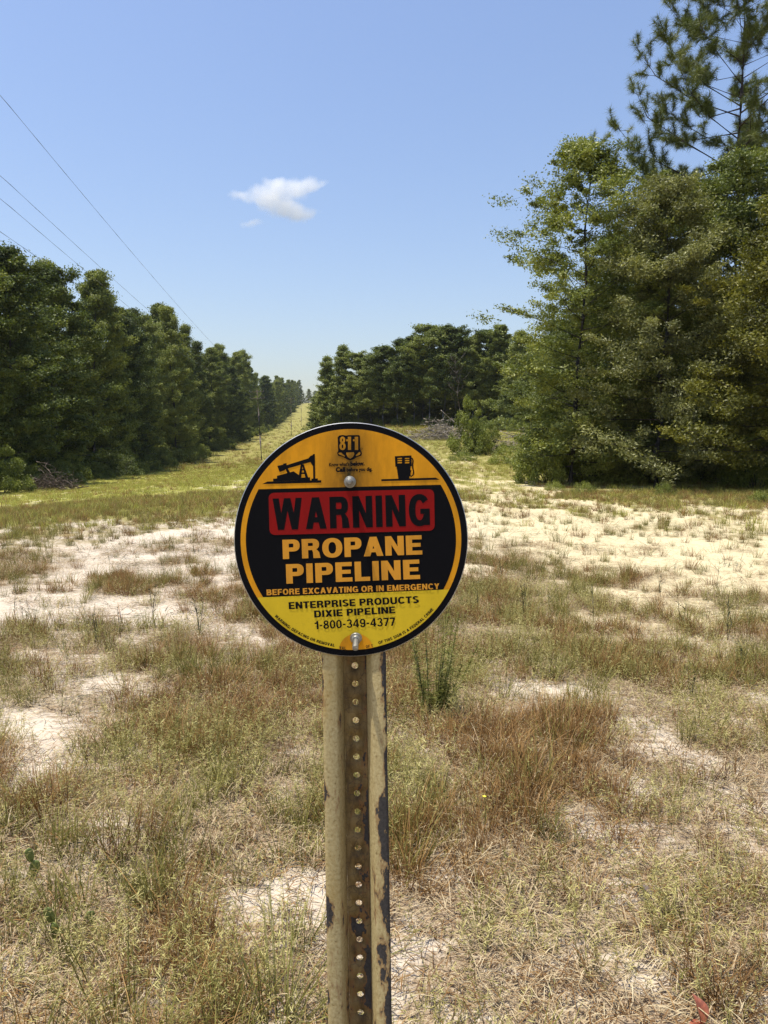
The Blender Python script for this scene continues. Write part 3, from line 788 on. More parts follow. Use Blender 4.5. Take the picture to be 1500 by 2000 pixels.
run('green_grass', 8500, 1.2, 10, 201, lambda x, y, c, g: np.clip(c * 1.7 - .4, 0, 1) * (.06 + .94 * patch(x, y, 31, .44, .60)), GR, .55, 1.15, 'green tufted grass growing through the sandy clearing')
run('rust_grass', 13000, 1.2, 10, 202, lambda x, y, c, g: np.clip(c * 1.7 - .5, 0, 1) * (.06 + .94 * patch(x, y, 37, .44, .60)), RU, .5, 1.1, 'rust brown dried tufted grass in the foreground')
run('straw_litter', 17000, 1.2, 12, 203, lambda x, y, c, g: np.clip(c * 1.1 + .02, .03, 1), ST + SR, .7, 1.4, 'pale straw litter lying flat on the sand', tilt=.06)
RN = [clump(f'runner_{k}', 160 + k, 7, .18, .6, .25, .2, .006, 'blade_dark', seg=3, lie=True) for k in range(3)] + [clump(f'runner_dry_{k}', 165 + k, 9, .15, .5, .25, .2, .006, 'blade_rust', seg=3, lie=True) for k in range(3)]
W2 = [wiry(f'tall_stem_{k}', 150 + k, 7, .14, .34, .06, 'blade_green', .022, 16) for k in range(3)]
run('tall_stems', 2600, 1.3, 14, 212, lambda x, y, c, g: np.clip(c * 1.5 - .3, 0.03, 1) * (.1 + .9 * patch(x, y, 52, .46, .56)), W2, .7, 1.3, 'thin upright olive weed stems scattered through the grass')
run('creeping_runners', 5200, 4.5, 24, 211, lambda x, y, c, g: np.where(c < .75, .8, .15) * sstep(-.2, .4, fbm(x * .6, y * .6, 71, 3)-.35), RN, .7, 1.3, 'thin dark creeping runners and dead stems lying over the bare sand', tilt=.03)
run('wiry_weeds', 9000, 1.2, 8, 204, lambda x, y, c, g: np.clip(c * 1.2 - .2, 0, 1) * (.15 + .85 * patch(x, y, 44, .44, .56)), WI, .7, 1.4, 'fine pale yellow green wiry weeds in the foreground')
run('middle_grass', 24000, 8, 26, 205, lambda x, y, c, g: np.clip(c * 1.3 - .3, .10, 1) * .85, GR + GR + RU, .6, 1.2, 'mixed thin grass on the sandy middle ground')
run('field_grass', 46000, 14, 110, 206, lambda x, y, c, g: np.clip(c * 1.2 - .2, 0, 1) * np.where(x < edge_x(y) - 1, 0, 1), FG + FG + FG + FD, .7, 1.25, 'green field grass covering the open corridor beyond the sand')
run('corridor_grass', 16000, 95, 420, 207, lambda x, y, c, g: np.where((x > edge_x(y)) & (x < edge_x(y) + 40), 1, 0) * 1.0, FD + FG, 2.0, 3.6, 'dry tall grass on the far corridor slope', power=2)

# ------------------------------------------------------------------ single plants and bits that stand out
def stalk_mesh(seed, h, n, leafm='blade_dark'):
    rr = np.random.default_rng(seed); B = MB()
    for k in range(n):
        a = rr.uniform(0, 6.28); e = np.array([math.cos(a) * .12 * h, math.sin(a) * .12 * h, h * rr.uniform(.7, 1)]); m2 = e * .5 + rr.normal(0, .01, 3)
        B.tube([np.array([0, 0, -.02]), m2, e], [.004, .003, .0012], 4, cap=False)
        for q in range(int(10 * h / .3)):
            f = rr.uniform(.15, 1); p = e * f; d = rr.normal(size=3); d[2] = abs(d[2]) + .6; d /= np.linalg.norm(d); sd = np.cross(d, rr.normal(size=3)); sd /= np.linalg.norm(sd)
            L = rr.uniform(.02, .05); B.add([p, p + d * L * .5 + sd * .0035, p + d * L, p + d * L * .5 - sd * .0035], [(0, 1, 2, 3)])
    me = B.mesh('weed_stalk', [M[leafm]])
    return me
def ground_at(u, v):
    d = 5.0
    for _ in range(30):
        p = at(u, v, d); g = hz(p.x, d)
        q = (p.z - EYE) / d
        d = d * .5 + .5 * max(.8, min(300, (g - EYE) / q if q < -1e-4 else 300))
    p = at(u, v, d); return p.x, d
SK = [stalk_mesh(300 + k, .34, 1 + k % 3) for k in range(4)]
stalks = [(62, 1255), (50, 1232), (185, 1262), (30, 1210), (236, 1245), (168, 1030), (1020, 1210), (1075, 1200), (1160, 1215), (1330, 1230), (1290, 1165), (1245, 1260), (1010, 1290), (1420, 1250), (1450, 1310), (1140, 1400), (120, 1400), (520, 1330), (1350, 1370), (980, 1130), (1400, 1150), (300, 1210), (390, 1240), (930, 1200)]
for k, (u, v) in enumerate(stalks):
    x, yy = ground_at(u, v)
    o = link('weed_stalk', SK[k % 4], None, (x, yy, hz(x, yy)), random.uniform(0, 6.28)); s = random.uniform(.7, 1.15) * (1 if yy > 5 else .7); o.scale = (s, s, s)
    side = [q for q in stalks if (q[0] < 690) == (u < 690)]; n_ = sorted(q[0] for q in side).index(u)
    tag(o, f'thin dark weed stalk, {ORD[n_]} from the left of those {"left" if u < 690 else "right"} of the sign', 'weed', 'weed stalks on the sand')

def fennel():
    rr = np.random.default_rng(320); S = MB(); V = []; vv = []; tt = []
    P = []; D = []
    for k in range(26):
        a = rr.uniform(0, 6.28); h = rr.uniform(.25, .78) if k > 9 else rr.uniform(.15, .3); lt = rr.uniform(.15, .75) * h * .75; e = np.array([math.cos(a) * lt, math.sin(a) * lt, h]); b = np.array([math.cos(a) * .05, math.sin(a) * .05, -.02])
        S.tube([b, (b + e) / 2, e], [.003, .0022, .001], 4, cap=False)
        for q in range(170):
            f = rr.uniform(.08, 1); P.append(b * (1 - f) + e * f); d = rr.normal(size=3); d[2] = d[2] * .5 + .25; D.append(d / np.linalg.norm(d) * rr.uniform(.03, .11) * (1.1 - .8 * f))
    P = np.array(P); D = np.array(D); sd = np.cross(D, rr.normal(size=D.shape)); sd /= np.linalg.norm(sd, axis=1)[:, None]
    V = np.stack([P - sd * .002, P + sd * .002, P + D], 1).reshape(-1, 3)
    return S.mesh('fennel_stem', [M['fennel_stem']], True), make_mesh('fennel_leaf', V, np.arange(len(V)).reshape(-1, 3), [M['blade_fennel']], face_attr={'v': rr.uniform(0, 1, len(P))}, vert_attr={'t': np.tile([.2, .2, .9], len(P))})
M['blade_fennel'] = blade_mat('blade_fennel', (.09, .095, .018), (.20, .21, .04), (.36, .34, .09), .35)
m_, nt_, b_ = mat('fennel_stem'); tcn = N(nt_, 'ShaderNodeTexCoord'); M['fennel_stem'] = m_; b_.inputs['Roughness'].default_value = .7
nt_.links.new(ramp(nt_, noise(nt_, tcn.outputs['Object'], 40, 3), [(.35, (.13, .13, .04)), (.65, (.24, .22, .08))]), b_.inputs['Base Color'])
x, yy = ground_at(845, 1390)
fm = fennel()
place('dogfennel', fm, x, yy, 1.0, .5, 'tall feathery green weed clump just right of the sign post', 'weed', parts=('stem', 'foliage'))
# bright grass tuft at the post's foot in view
BT = clump('bright_tuft', 330, 60, .16, .38, .05, .5, .004, 'blade_green', seg=4, curl=.8)
x, yy = ground_at(545, 2010); o = link('grass_tuft', BT, None, (x, yy, hz(x, yy))); tag(o, 'large arching pale green grass tuft at the bottom left of the post', 'grass tuft')
for (u, v, lb) in [(1180, 1310, 'big rusty bunchgrass tuft on the sand right of the sign'), (985, 1190, 'rusty bunchgrass tuft just right of the sign rim'), (1105, 1440, 'olive bunchgrass tuft in the right middle foreground'), (90, 1590, 'dark red brown grass tuft in the left foreground'), (250, 1660, 'sprawling brown grass tuft left of the post')]:
    x, yy = ground_at(u, v); o = link('grass_tuft', BT2 if 'BT2' in globals() else clump('rusty_tuft', 331, 110, .10, .27, .12, .35, .0035, 'blade_rust', seg=3), None, (x, yy, hz(x, yy)), u)
    BT2 = o.data; tag(o, lb, 'grass tuft')

# prickly pear pads
def pad_mesh():
    V = []; Fc = []; n = 16; m2 = 9
    for i in range(m2 + 1):
        ph = math.pi * i / m2
        for j in range(n):
            a = 2 * math.pi * j / n; z = .06 - .06 * math.cos(ph); w = math.sin(ph) ** .8 * (.022 + .012 * (i / m2))
            V.append((math.cos(a) * w, math.sin(a) * w * .32, z))
    for i in range(m2):
        for j in range(n):
            Fc.append((i * n + j, i * n + (j + 1) % n, (i + 1) * n + (j + 1) % n, (i + 1) * n + j))
    return make_mesh('cactus_pad', np.array(V), Fc, [M['cactus']], smooth=True)
m_, nt_, b_ = mat('cactus'); tcn = N(nt_, 'ShaderNodeTexCoord')
nt_.links.new(ramp(nt_, noise(nt_, tcn.outputs['Object'], 60, 3), [(.35, (.13, .17, .04)), (.65, (.22, .26, .07)), (.75, (.38, .36, .16))]), b_.inputs['Base Color']); b_.inputs['Roughness'].default_value = .5; M['cactus'] = m_
PAD = pad_mesh()
for (u, v, lb, n) in [(62, 1712, 'green prickly pear stem leaning in the grass at far left', 2), (103, 1835, 'two-padded prickly pear in the lower left grass', 2), (174, 1815, 'single upright prickly pear pad in the lower left grass', 1)]:
    x, yy = ground_at(u, v); e = link('prickly_pear', None, None, (x, yy, hz(x, yy) - .01), random.uniform(-.6, .6)); tag(e, lb, 'cactus'); e.scale = (.62, .62, .62)
    for k in range(n):
        o = link('pad', PAD, e, (.004 * k, 0, .10 * k)); o.rotation_euler = (.1, .25 * (1 - 2 * k) if n > 1 else .05, .5 * k); s = 1 - .2 * k; o.scale = (s, s, s)

# dead leaves and the reddish leaf at the lower right
def leaf_mesh():
    V = []; Fc = []
    n = 8
    for i in range(n + 1):
        t = i / n; w = .022 * math.sin(math.pi * min(t * 1.02, 1)) ** .8 + .0008
        z = .012 * math.sin(t * 3.0) ; 
        V += [(-w, t * .085, z + w * .6), (0, t * .085, z), (w, t * .085, z + w * .75)]
    for i in range(n):
        b = i * 3; Fc += [(b, b + 1, b + 4, b + 3), (b + 1, b + 2, b + 5, b + 4)]
    return V, Fc
m_, nt_, b_ = mat('dead_leaf'); tcn = N(nt_, 'ShaderNodeTexCoord'); nt_.links.new(ramp(nt_, noise(nt_, tcn.outputs['Object'], 45, 4), [(.3, (.10, .03, .018)), (.6, (.34, .10, .05)), (.8, (.42, .16, .09))]), b_.inputs['Base Color']); b_.inputs['Roughness'].default_value = .5; M['dead_leaf'] = m_
m_, nt_, b_ = mat('grey_leaf'); b_.inputs['Base Color'].default_value = (.13, .095, .08, 1); b_.inputs['Roughness'].default_value = .7; M['grey_leaf'] = m_
lv, lf = leaf_mesh(); LM = make_mesh('dead_leaf', np.array(lv), lf, [M['dead_leaf']], smooth=True); LG = make_mesh('grey_leaf', np.array(lv), lf, [M['grey_leaf']], smooth=True)
def dead_leaf(u, v, me, rot, s, lb, up=.0):
    x, yy = ground_at(u, v); o = link('fallen_leaf', me, None, (x, yy, hz(x, yy) + .012 + up)); o.rotation_euler = rot; o.scale = (s, s, s); tag(o, lb, 'leaf')
dead_leaf(1368, 2022, LM, (.95, .25, .5), .85, 'upright reddish brown dead leaf at the lower right picture corner', .01)
dead_leaf(1392, 2030, LM, (.3, .5, 1.7), .8, 'flat reddish dead leaf in front of the upright one')
dead_leaf(1275, 1765, LG, (.3, .3, .9), .8, 'curled grey brown dead leaf on bare sand at lower right')
dead_leaf(1302, 1795, LG, (.5, .1, 2.4), .6, 'dark shrivelled leaf beside the curled grey leaf')
dead_leaf(1062, 1480, LG, (.2, .1, 1.4), .7, 'small dark dead leaf on the sand at right')
# a small yellow flower
m_, nt_, b_ = mat('petal'); b_.inputs['Base Color'].default_value = (.75, .68, .05, 1); M['petal'] = m_
x, yy = ground_at(945, 1640); e = link('yellow_flower', None, None, (x, yy, hz(x, yy))); tag(e, 'tiny yellow wildflower on a thin stem right of the post', 'flower')
B = MB(); B.tube([(0, 0, -.02), (.006, 0, .09), (.0, 0, .17)], [.002, .0016, .0012], 4); link('stem', B.mesh('flower_stem', [M['blade_fennel']]), e)
for k in range(5):
    a = k * 2 * math.pi / 5; B = MB(); c, s = math.cos(a), math.sin(a)
    B.add([(0, 0, 0), (c * .005 - s * .003, s * .005 + c * .003, .002), (c * .009, s * .009, .003), (c * .005 + s * .003, s * .005 - c * .003, .002)], [(0, 1, 2, 3)])
    link('petal', B.mesh('petal', [M['petal']]), e, (0, 0, .17))

# ------------------------------------------------------------------ the marker sign
def sign_mats():
    def paint(name, col, dirt=.75, rough=.45, stain=True):
        m, nt, b = mat(name); tc = N(nt, 'ShaderNodeTexCoord'); P = tc.outputs['Object']
        mp = N(nt, 'ShaderNodeMapping'); mp.inputs['Scale'].default_value = (1, 1, .28); nt.links.new(P, mp.inputs[0])
        a = noise(nt, mp.outputs[0], 38, 5, .65); f2 = noise(nt, P, 180, 4, .6)
        c = mixc(nt, ramp(nt, a, [(.42, (0, 0, 0)), (.72, (dirt, dirt, dirt))]), col, tuple(k * .5 + .004 for k in col))
        c = mixc(nt, ramp(nt, f2, [(.55, (0, 0, 0)), (.75, (.35, .35, .35))]), c, tuple(k * .7 + .006 for k in col))
        if stain:   # grime that ran around the upper bolt
            sp = N(nt, 'ShaderNodeVectorMath', operation='SUBTRACT'); nt.links.new(P, sp.inputs[0]); sp.inputs[1].default_value = STAIN
            sm = N(nt, 'ShaderNodeMapping'); sm.inputs['Scale'].default_value = (1, 1, .55); nt.links.new(sp.outputs[0], sm.inputs[0])
            ln = N(nt, 'ShaderNodeVectorMath', operation='LENGTH'); nt.links.new(sm.outputs[0], ln.inputs[0])
            g = math_(nt, 'SUBTRACT', 1.0, math_(nt, 'DIVIDE', ln.outputs['Value'], .048), True)
            g = math_(nt, 'MULTIPLY', g, math_(nt, 'MULTIPLY', noise(nt, mp.outputs[0], 70, 5, .7), 1.7), True)
            c = mixc(nt, g, c, (.05, .038, .015))
        nt.links.new(c, b.inputs['Base Color']); b.inputs['Roughness'].default_value = rough + .15; b.inputs['Specular IOR Level'].default_value = .04
        return m
    M['amber'] = paint('sign_amber', (.64, .28, .014)); M['yellow'] = paint('sign_yellow', (.60, .42, .022), .25, stain=False)
    M['red'] = paint('sign_red', (.235, .009, .008), .35, stain=False); M['black'] = paint('sign_black', (.005, .005, .006), .2, .4, stain=False)
    M['letter'] = paint('sign_letter', (.60, .27, .03), .55, stain=False); M['ink'] = paint('sign_ink', (.006, .006, .007), .2, .45, stain=False)
    M['faded'] = paint('sign_faded', (.09, .05, .012), .6, .5, stain=False)
    m, nt, b = mat('aluminium'); b.inputs['Base Color'].default_value = (.55, .55, .55, 1); b.inputs['Metallic'].default_value = .9; b.inputs['Roughness'].default_value = .45; M['alu'] = m
    m, nt, b = mat('galvanised'); tc = N(nt, 'ShaderNodeTexCoord'); n = noise(nt, tc.outputs['Object'], 160, 4)
    nt.links.new(ramp(nt, n, [(.3, (.16, .155, .13)), (.7, (.34, .33, .29))]), b.inputs['Base Color']); b.inputs['Metallic'].default_value = .55; b.inputs['Roughness'].default_value = .42; M['zinc'] = m
    # peeling post paint over dark steel
    m, nt, b = mat('post_paint'); tc = N(nt, 'ShaderNodeTexCoord'); P = tc.outputs['Object']
    mp = N(nt, 'ShaderNodeMapping'); mp.inputs['Scale'].default_value = (1, 1, .4); nt.links.new(P, mp.inputs[0])
    big = noise(nt, mp.outputs[0], 42, 6, .62); fine = noise(nt, P, 260, 5, .6); med = noise(nt, mp.outputs[0], 90, 4, .6)
    wear = N(nt, 'ShaderNodeAttribute', attribute_name='wear').outputs['Fac']
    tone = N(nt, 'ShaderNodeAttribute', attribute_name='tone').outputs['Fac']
    k = math_(nt, 'ADD', big, math_(nt, 'MULTIPLY', math_(nt, 'SUBTRACT', wear, .5), .42))
    k = math_(nt, 'ADD', k, math_(nt, 'MULTIPLY', math_(nt, 'SUBTRACT', fine, .5), .10))
    chip = ramp(nt, k, [(.600, (0, 0, 0)), (.612, (1, 1, 1))])
    pale = ramp(nt, fine, [(.3, (.20, .145, .055)), (.40, (.36, .28, .125)), (.6, (.45, .365, .18)), (.8, (.54, .45, .26))])
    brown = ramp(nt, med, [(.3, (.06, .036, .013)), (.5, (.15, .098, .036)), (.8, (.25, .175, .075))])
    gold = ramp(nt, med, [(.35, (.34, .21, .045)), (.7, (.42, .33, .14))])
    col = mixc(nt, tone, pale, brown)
    lich = ramp(nt, noise(nt, mp.outputs[0], 16, 3), [(.50, (0, 0, 0)), (.70, (.75, .75, .75))])
    col = mixc(nt, math_(nt, 'MULTIPLY', lich, .5), col, gold)
    # hairline cracks in the paint
    vo = N(nt, 'ShaderNodeTexVoronoi', feature='DISTANCE_TO_EDGE'); vo.inputs['Scale'].default_value = 75
    nv = N(nt, 'ShaderNodeTexNoise'); nv.inputs['Scale'].default_value = 60; nt.links.new(P, nv.inputs['Vector'])
    nt.links.new(mixc(nt, .02, P, nv.outputs['Color'], 'ADD'), vo.inputs['Vector'])
    crack = ramp(nt, vo.outputs['Distance'], [(.0, (1, 1, 1)), (.035, (0, 0, 0))])
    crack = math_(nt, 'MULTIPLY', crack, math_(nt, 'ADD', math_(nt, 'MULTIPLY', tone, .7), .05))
    col = mixc(nt, crack, col, (.06, .04, .025))
    steel = ramp(nt, fine, [(.3, (.026, .023, .021)), (.7, (.055, .050, .046))])
    rim = ramp(nt, k, [(.54, (0, 0, 0)), (.60, (.75, .75, .75)), (.613, (0, 0, 0))])
    col = mixc(nt, rim, col, (.19, .085, .03))
    nt.links.new(mixc(nt, chip, col, steel), b.inputs['Base Color'])
    b.inputs['Roughness'].default_value = .7; b.inputs['Specular IOR Level'].default_value = .25
    h = math_(nt, 'ADD', math_(nt, 'MULTIPLY', math_(nt, 'SUBTRACT', 1.0, chip), .6), math_(nt, 'MULTIPLY', fine, .4))
    bump(nt, b, h, .8, .0015)
    M['post'] = m

RAD = .1525; D_SIGN = F * RAD / 226.5
cP, sP = math.cos(PITCH), math.sin(PITCH)
AX_R, AX_F, AX_U = Vector((1, 0, 0)), Vector((0, cP, -sP)), Vector((0, sP, cP))
centre = Vector((0, 0, EYE)) + AX_F * D_SIGN + AX_R * ((685.5 - CX) / F * D_SIGN) + AX_U * (-(1053.5 - CY) / F * D_SIGN)
# the post leans a little; find where it enters the ground
SL = .0167; A0 = .0012
def post_a(c): return A0 - SL * c
cb_ = -1.0
for _ in range(20):
    pw = centre + AX_R * post_a(cb_) + AX_U * cb_ + AX_F * .02
    cb_ -= (pw.z - hz(pw.x, pw.y)) / cP
BASE = np.array([post_a(cb_), .02, cb_])          # sign-frame coordinates of the foot
STAIN = (-BASE[0] - .004, -.0218, -BASE[2] + (745 - 345) / 722 * RAD)
sign_mats()
root = link('pipeline_marker_sign', None); root.matrix_world = Matrix.Translation(centre + AX_R * float(BASE[0]) + AX_F * float(BASE[1]) + AX_U * float(BASE[2])) @ Matrix(((1, 0, 0), (0, cP, sP), (0, -sP, cP))).to_4x4()
tag(root, 'round amber and black propane pipeline warning sign on a peeling steel post', 'sign')
S_K = RAD / 722.0
def L2(p): return ((p[0] - 751) * S_K, -(p[1] - 745) * S_K)       # close-up pixel -> sign face metres

def face_mesh(polys, layer, matn, name, parent, piece=.00002):
    """flat print on the sign: polys = list of (outline, holes) in close-up pixels"""
    V = []; Fc = []; k = 0
    for outer, holes in polys:
        loops = [[Vector((*L2(p), 0)) for p in outer]] + [[Vector((*L2(p), 0)) for p in h] for h in holes]
        flat = [p for lp in loops for p in lp]; b = len(V)
        yv = -.0016 - layer * .00018 - k * piece; k += 1
        V += [(p.x - BASE[0], yv - BASE[1], p.y - BASE[2]) for p in flat]
        for t in tessellate_polygon(loops):
            a, b2, c = (flat[i] for i in t)
            cr = (b2.x - a.x) * (c.y - a.y) - (b2.y - a.y) * (c.x - a.x)
            if abs(cr) < 1e-14: continue
            Fc.append([i + b for i in (t if cr > 0 else t[::-1])])
    return link(name, make_mesh(name, np.array(V), Fc, [M[matn]]), parent)

def circ(r_, n=128, c=(751, 745)): return [(c[0] + r_ * math.cos(2 * math.pi * k / n), c[1] + r_ * math.sin(2 * math.pi * k / n)) for k in range(n)]
def clip(poly, a, b):
    """keep the side of line a->b where cross >= 0"""
    out = []; sgn = lambda p: (b[0] - a[0]) * (p[1] - a[1]) - (b[1] - a[1]) * (p[0] - a[0])
    for i, p in enumerate(poly):
        q = poly[(i + 1) % len(poly)]; s, t = sgn(p), sgn(q)
        if s >= 0: out.append(p)
        if s * t < 0: f = s / (s - t); out.append((p[0] + (q[0] - p[0]) * f, p[1] + (q[1] - p[1]) * f))
    return out

# panel: rolled aluminium disc with its black printed face
V = []; Fc = []; n = 128
prof = [(0, -.0010), (724, -.0010), (728, -.0004), (728, .0008), (724, .0012), (0, .0012)]
for (rr_, yv) in prof[1:5]:
    for k in range(n):
        a = 2 * math.pi * k / n; V.append((rr_ * S_K * math.cos(a) - BASE[0], yv - BASE[1], rr_ * S_K * math.sin(a) - BASE[2]))
for i in range(3):
    for k in range(n): Fc.append((i * n + k, i * n + (k + 1) % n, (i + 1) * n + (k + 1) % n, (i + 1) * n + k))
Fc.append(tuple(range(n))); Fc.append(tuple(3 * n + k for k in range(n - 1, -1, -1)))
panel = link('panel', make_mesh('panel', np.array(V), Fc, [M['alu']]), root)
face_mesh([(circ(722), [])], 0, 'black', 'border', panel)
face_mesh([(circ(686), [])], 1, 'amber', 'amber_face', panel)
TOPL = ((180, 433), (1320, 405)); BOTL = ((165, 1106), (1366, 1055))
face_mesh([(clip(clip(circ(653), *TOPL), BOTL[1], BOTL[0]), [])], 2, 'black', 'black_band', panel)
face_mesh([(clip(circ(685), *BOTL), [])], 3, 'yellow', 'yellow_sticker', panel)
def rrect(c4, rad, n=8):
    out = []
    for i in range(4):
        p = Vector(c4[i]); a = (Vector(c4[i - 1]) - p).normalized(); b = (Vector(c4[(i + 1) % 4]) - p).normalized()
        for k in range(n + 1):
            t = k / n; q0 = p + a * rad; q1 = p + b * rad
            q = q0 * (1 - t) ** 2 + p * 2 * t * (1 - t) * .85 + (q0 + q1) * .5 * (2 * t * (1 - t) * .15) + q1 * t * t
            out.append((q.x, q.y))
    return out
face_mesh([(rrect([(239, 456), (1268, 432), (1272, 690), (246, 718)], 34), [])], 4, 'red', 'red_box', panel)

# --- block lettering, drawn stroke by stroke
def arc(cx, cy, rx, ry, tx, ty, a0, a1, n=14, e=2.35):
    def pt(a, x, y):
        c, s = math.cos(a), math.sin(a)
        return (cx + x * math.copysign(abs(c) ** (2 / e), c), cy + y * math.copysign(abs(s) ** (2 / e), s))
    A_ = [math.radians(a0 + (a1 - a0) * k / n) for k in range(n + 1)]
    return [pt(a, rx, ry) for a in A_] + [pt(a, rx - tx, ry - ty) for a in reversed(A_)]
def rc(x0, y0, x1, y1): return [(x0, y0), (x1, y0), (x1, y1), (x0, y1)]
def dg(xb, xt, t, y0=0, y1=1): return [(xb, y0), (xb + t, y0), (xt + t, y1), (xt, y1)]
def glyph(ch, t, h):
    """pieces of a bold grotesque capital, cap height 1, stem t, bar h; returns (width, pieces)"""
    def bowl(x0, y0, x1, y1, hh=h):
        r_ = min((y1 - y0) / 2, (x1 - x0) * .62)
        return [rc(x0, y0, x1 - r_, y0 + hh), rc(x0, y1 - hh, x1 - r_, y1), arc(x1 - r_, (y0 + y1) / 2, r_, (y1 - y0) / 2, t, hh, -90, 90)]
    if ch == ' ': return .30, []
    if ch == 'I': return t, [rc(0, 0, t, 1)]
    if ch == '-': return .36, [rc(.03, .34, .33, .34 + h)]
    if ch == ':': return t, [rc(0, 0, t, .2), rc(0, .5, t, .7)]
    if ch == 'E': return .66, [rc(0, 0, t, 1), rc(t, 0, .66, h), rc(t, 1 - h, .65, 1), rc(t, .5 - h * .45, .6, .5 + h * .5)]
    if ch == 'F': return .63, [rc(0, 0, t, 1), rc(t, 1 - h, .63, 1), rc(t, .47 - h * .5, .57, .47 + h * .5)]
    if ch == 'L': return .60, [rc(0, 0, t, 1), rc(t, 0, .6, h)]
    if ch == 'T': return .66, [rc(.33 - t / 2, 0, .33 + t / 2, 1 - h), rc(0, 1 - h, .66, 1)]
    if ch == 'H': return .74, [rc(0, 0, t, 1), rc(.74 - t, 0, .74, 1), rc(t, .5 - h / 2, .74 - t, .5 + h / 2)]
    if ch == 'N': return .76, [rc(0, 0, t, 1), rc(.76 - t, 0, .76, 1), [(t, 1), (t, .55), (.76 - t, 0), (.76 - t, .45)]]
    if ch == 'M': return .90, [rc(0, 0, t, 1), rc(.9 - t, 0, .9, 1), [(t, 1), (t, .55), (.45 - t * .42, 0), (.45, 0), (.45, .28)], [(.9 - t, 1), (.45, .28), (.45, 0), (.45 + t * .42, 0), (.9 - t, .55)]]
    if ch == 'A': return .80, [dg(0, .4 - t * .55, t * 1.02), dg(.8 - t * 1.02, .4 - t * .47, t * 1.02), rc(.24, .2, .56, .2 + h * .9)]
    if ch == 'V': return .76, [dg(.38 - t * .55, 0, t * 1.02), dg(.38 - t * .47, .76 - t * 1.02, t * 1.02)]
    if ch == 'W': return 1.12, [dg(.30 - t * .5, 0, t * .95), dg(.30 - t * .45, .56 - t * .5, t * .9), dg(.82 - t * .45, .56 - t * .4, t * .9), dg(.82 - t * .45, 1.12 - t * .95, t * .95)]
    if ch == 'X': return .78, [dg(0, .78 - t * 1.15, t * 1.15), dg(.78 - t * 1.15, 0, t * 1.15)]
    if ch == 'Y': return .76, [rc(.38 - t / 2, 0, .38 + t / 2, .42), dg(.38 - t / 2, 0, t * 1.1, .40, 1), dg(.38 - t * .6, .76 - t * 1.1, t * 1.1, .40, 1)]
    if ch == 'K': return .78, [rc(0, 0, t, 1), dg(t * .9, .74 - t * 1.2, t * 1.2, .3, 1), dg(.78 - t * 1.2, t * 1.25, t * 1.1, 0, .62)]
    if ch == 'O': return .82, [arc(.41, .5, .41, .51, t, h, 0, 360, 40, 2.25)]
    if ch == '0': return .62, [arc(.31, .5, .31, .51, t * .92, h * .9, 0, 360, 36, 2.3)]
    if ch == 'C': return .77, [arc(.41, .5, .41, .51, t, h, 38, 322, 30, 2.25)]
    if ch == 'G': return .80, [arc(.41, .5, .41, .51, t, h, 38, 340, 30, 2.25), rc(.44, .38, .80, .38 + h * .85), rc(.80 - t * .8, 0.02, .80, .38)]
    if ch == 'U': return .76, [rc(0, .36, t, 1), rc(.76 - t, .36, .76, 1), arc(.38, .36, .38, .375, t, h, 180, 360, 18, 2.3)]
    if ch == 'D': return .76, [rc(0, 0, t, 1)] + bowl(t, 0, .76, 1)
    if ch == 'P': return .70, [rc(0, 0, t, 1)] + bowl(t, .38, .70, 1)
    if ch == 'R': return .75, [rc(0, 0, t, 1)] + bowl(t, .42, .71, 1) + [[(.75 - t * 1.12, 0), (.75, 0), (.73 - t * .1, .3), (.60, .45), (.71 - t * 1.15, .43), (.72 - t * 1.05, .30)]]
    if ch == 'B': return .73, [rc(0, 0, t, 1)] + bowl(t, 0, .73, .55) + bowl(t, .49, .69, 1)
    if ch == 'S': return .70, [arc(.35, .745, .33, .265, t, h, 20, 270, 20, 2.3), arc(.35, .27, .35, .28, t, h, -160, 90, 20, 2.3)]
    if ch == '8': return .62, [arc(.31, .75, .27, .26, t * .8, h * .85, 0, 360, 30, 2.2), arc(.31, .275, .31, .285, t * .85, h * .85, 0, 360, 30, 2.2)]
    if ch == '1': return .42, [rc(.42 - t, 0, .42, 1), [(0, .66), (.42 - t, .66), (.42 - t, .82 + h * .2), (.42 - t, 1), (.42 - t * 1.1, .9), (.2, .82), (0, .80)]]
    if ch == '3': return .62, [arc(.30, .745, .28, .265, t * .85, h * .85, -90, 165, 20, 2.2), arc(.30, .275, .31, .285, t * .85, h * .85, -165, 90, 20, 2.2)]
    if ch == '4': return .66, [rc(.56 - t, 0, .56, 1), rc(0, .2, .66, .2 + h * .85), [(0, .36), (t * .8, .30), (.56 - t, .80), (.56 - t, 1)]]
    if ch == '7': return .60, [rc(0, 1 - h, .6, 1), [(.12, 0), (.12 + t, 0), (.6, 1 - h), (.6 - t, 1 - h)]]
    if ch == '9': return .62, [arc(.31, .68, .31, .33, t * .9, h * .85, 0, 360, 30, 2.2), arc(.31, .36, .31, .37, t * .9, h * .85, -160, 20, 18, 2.2)]
    return .5, [rc(0, 0, .5, 1)]

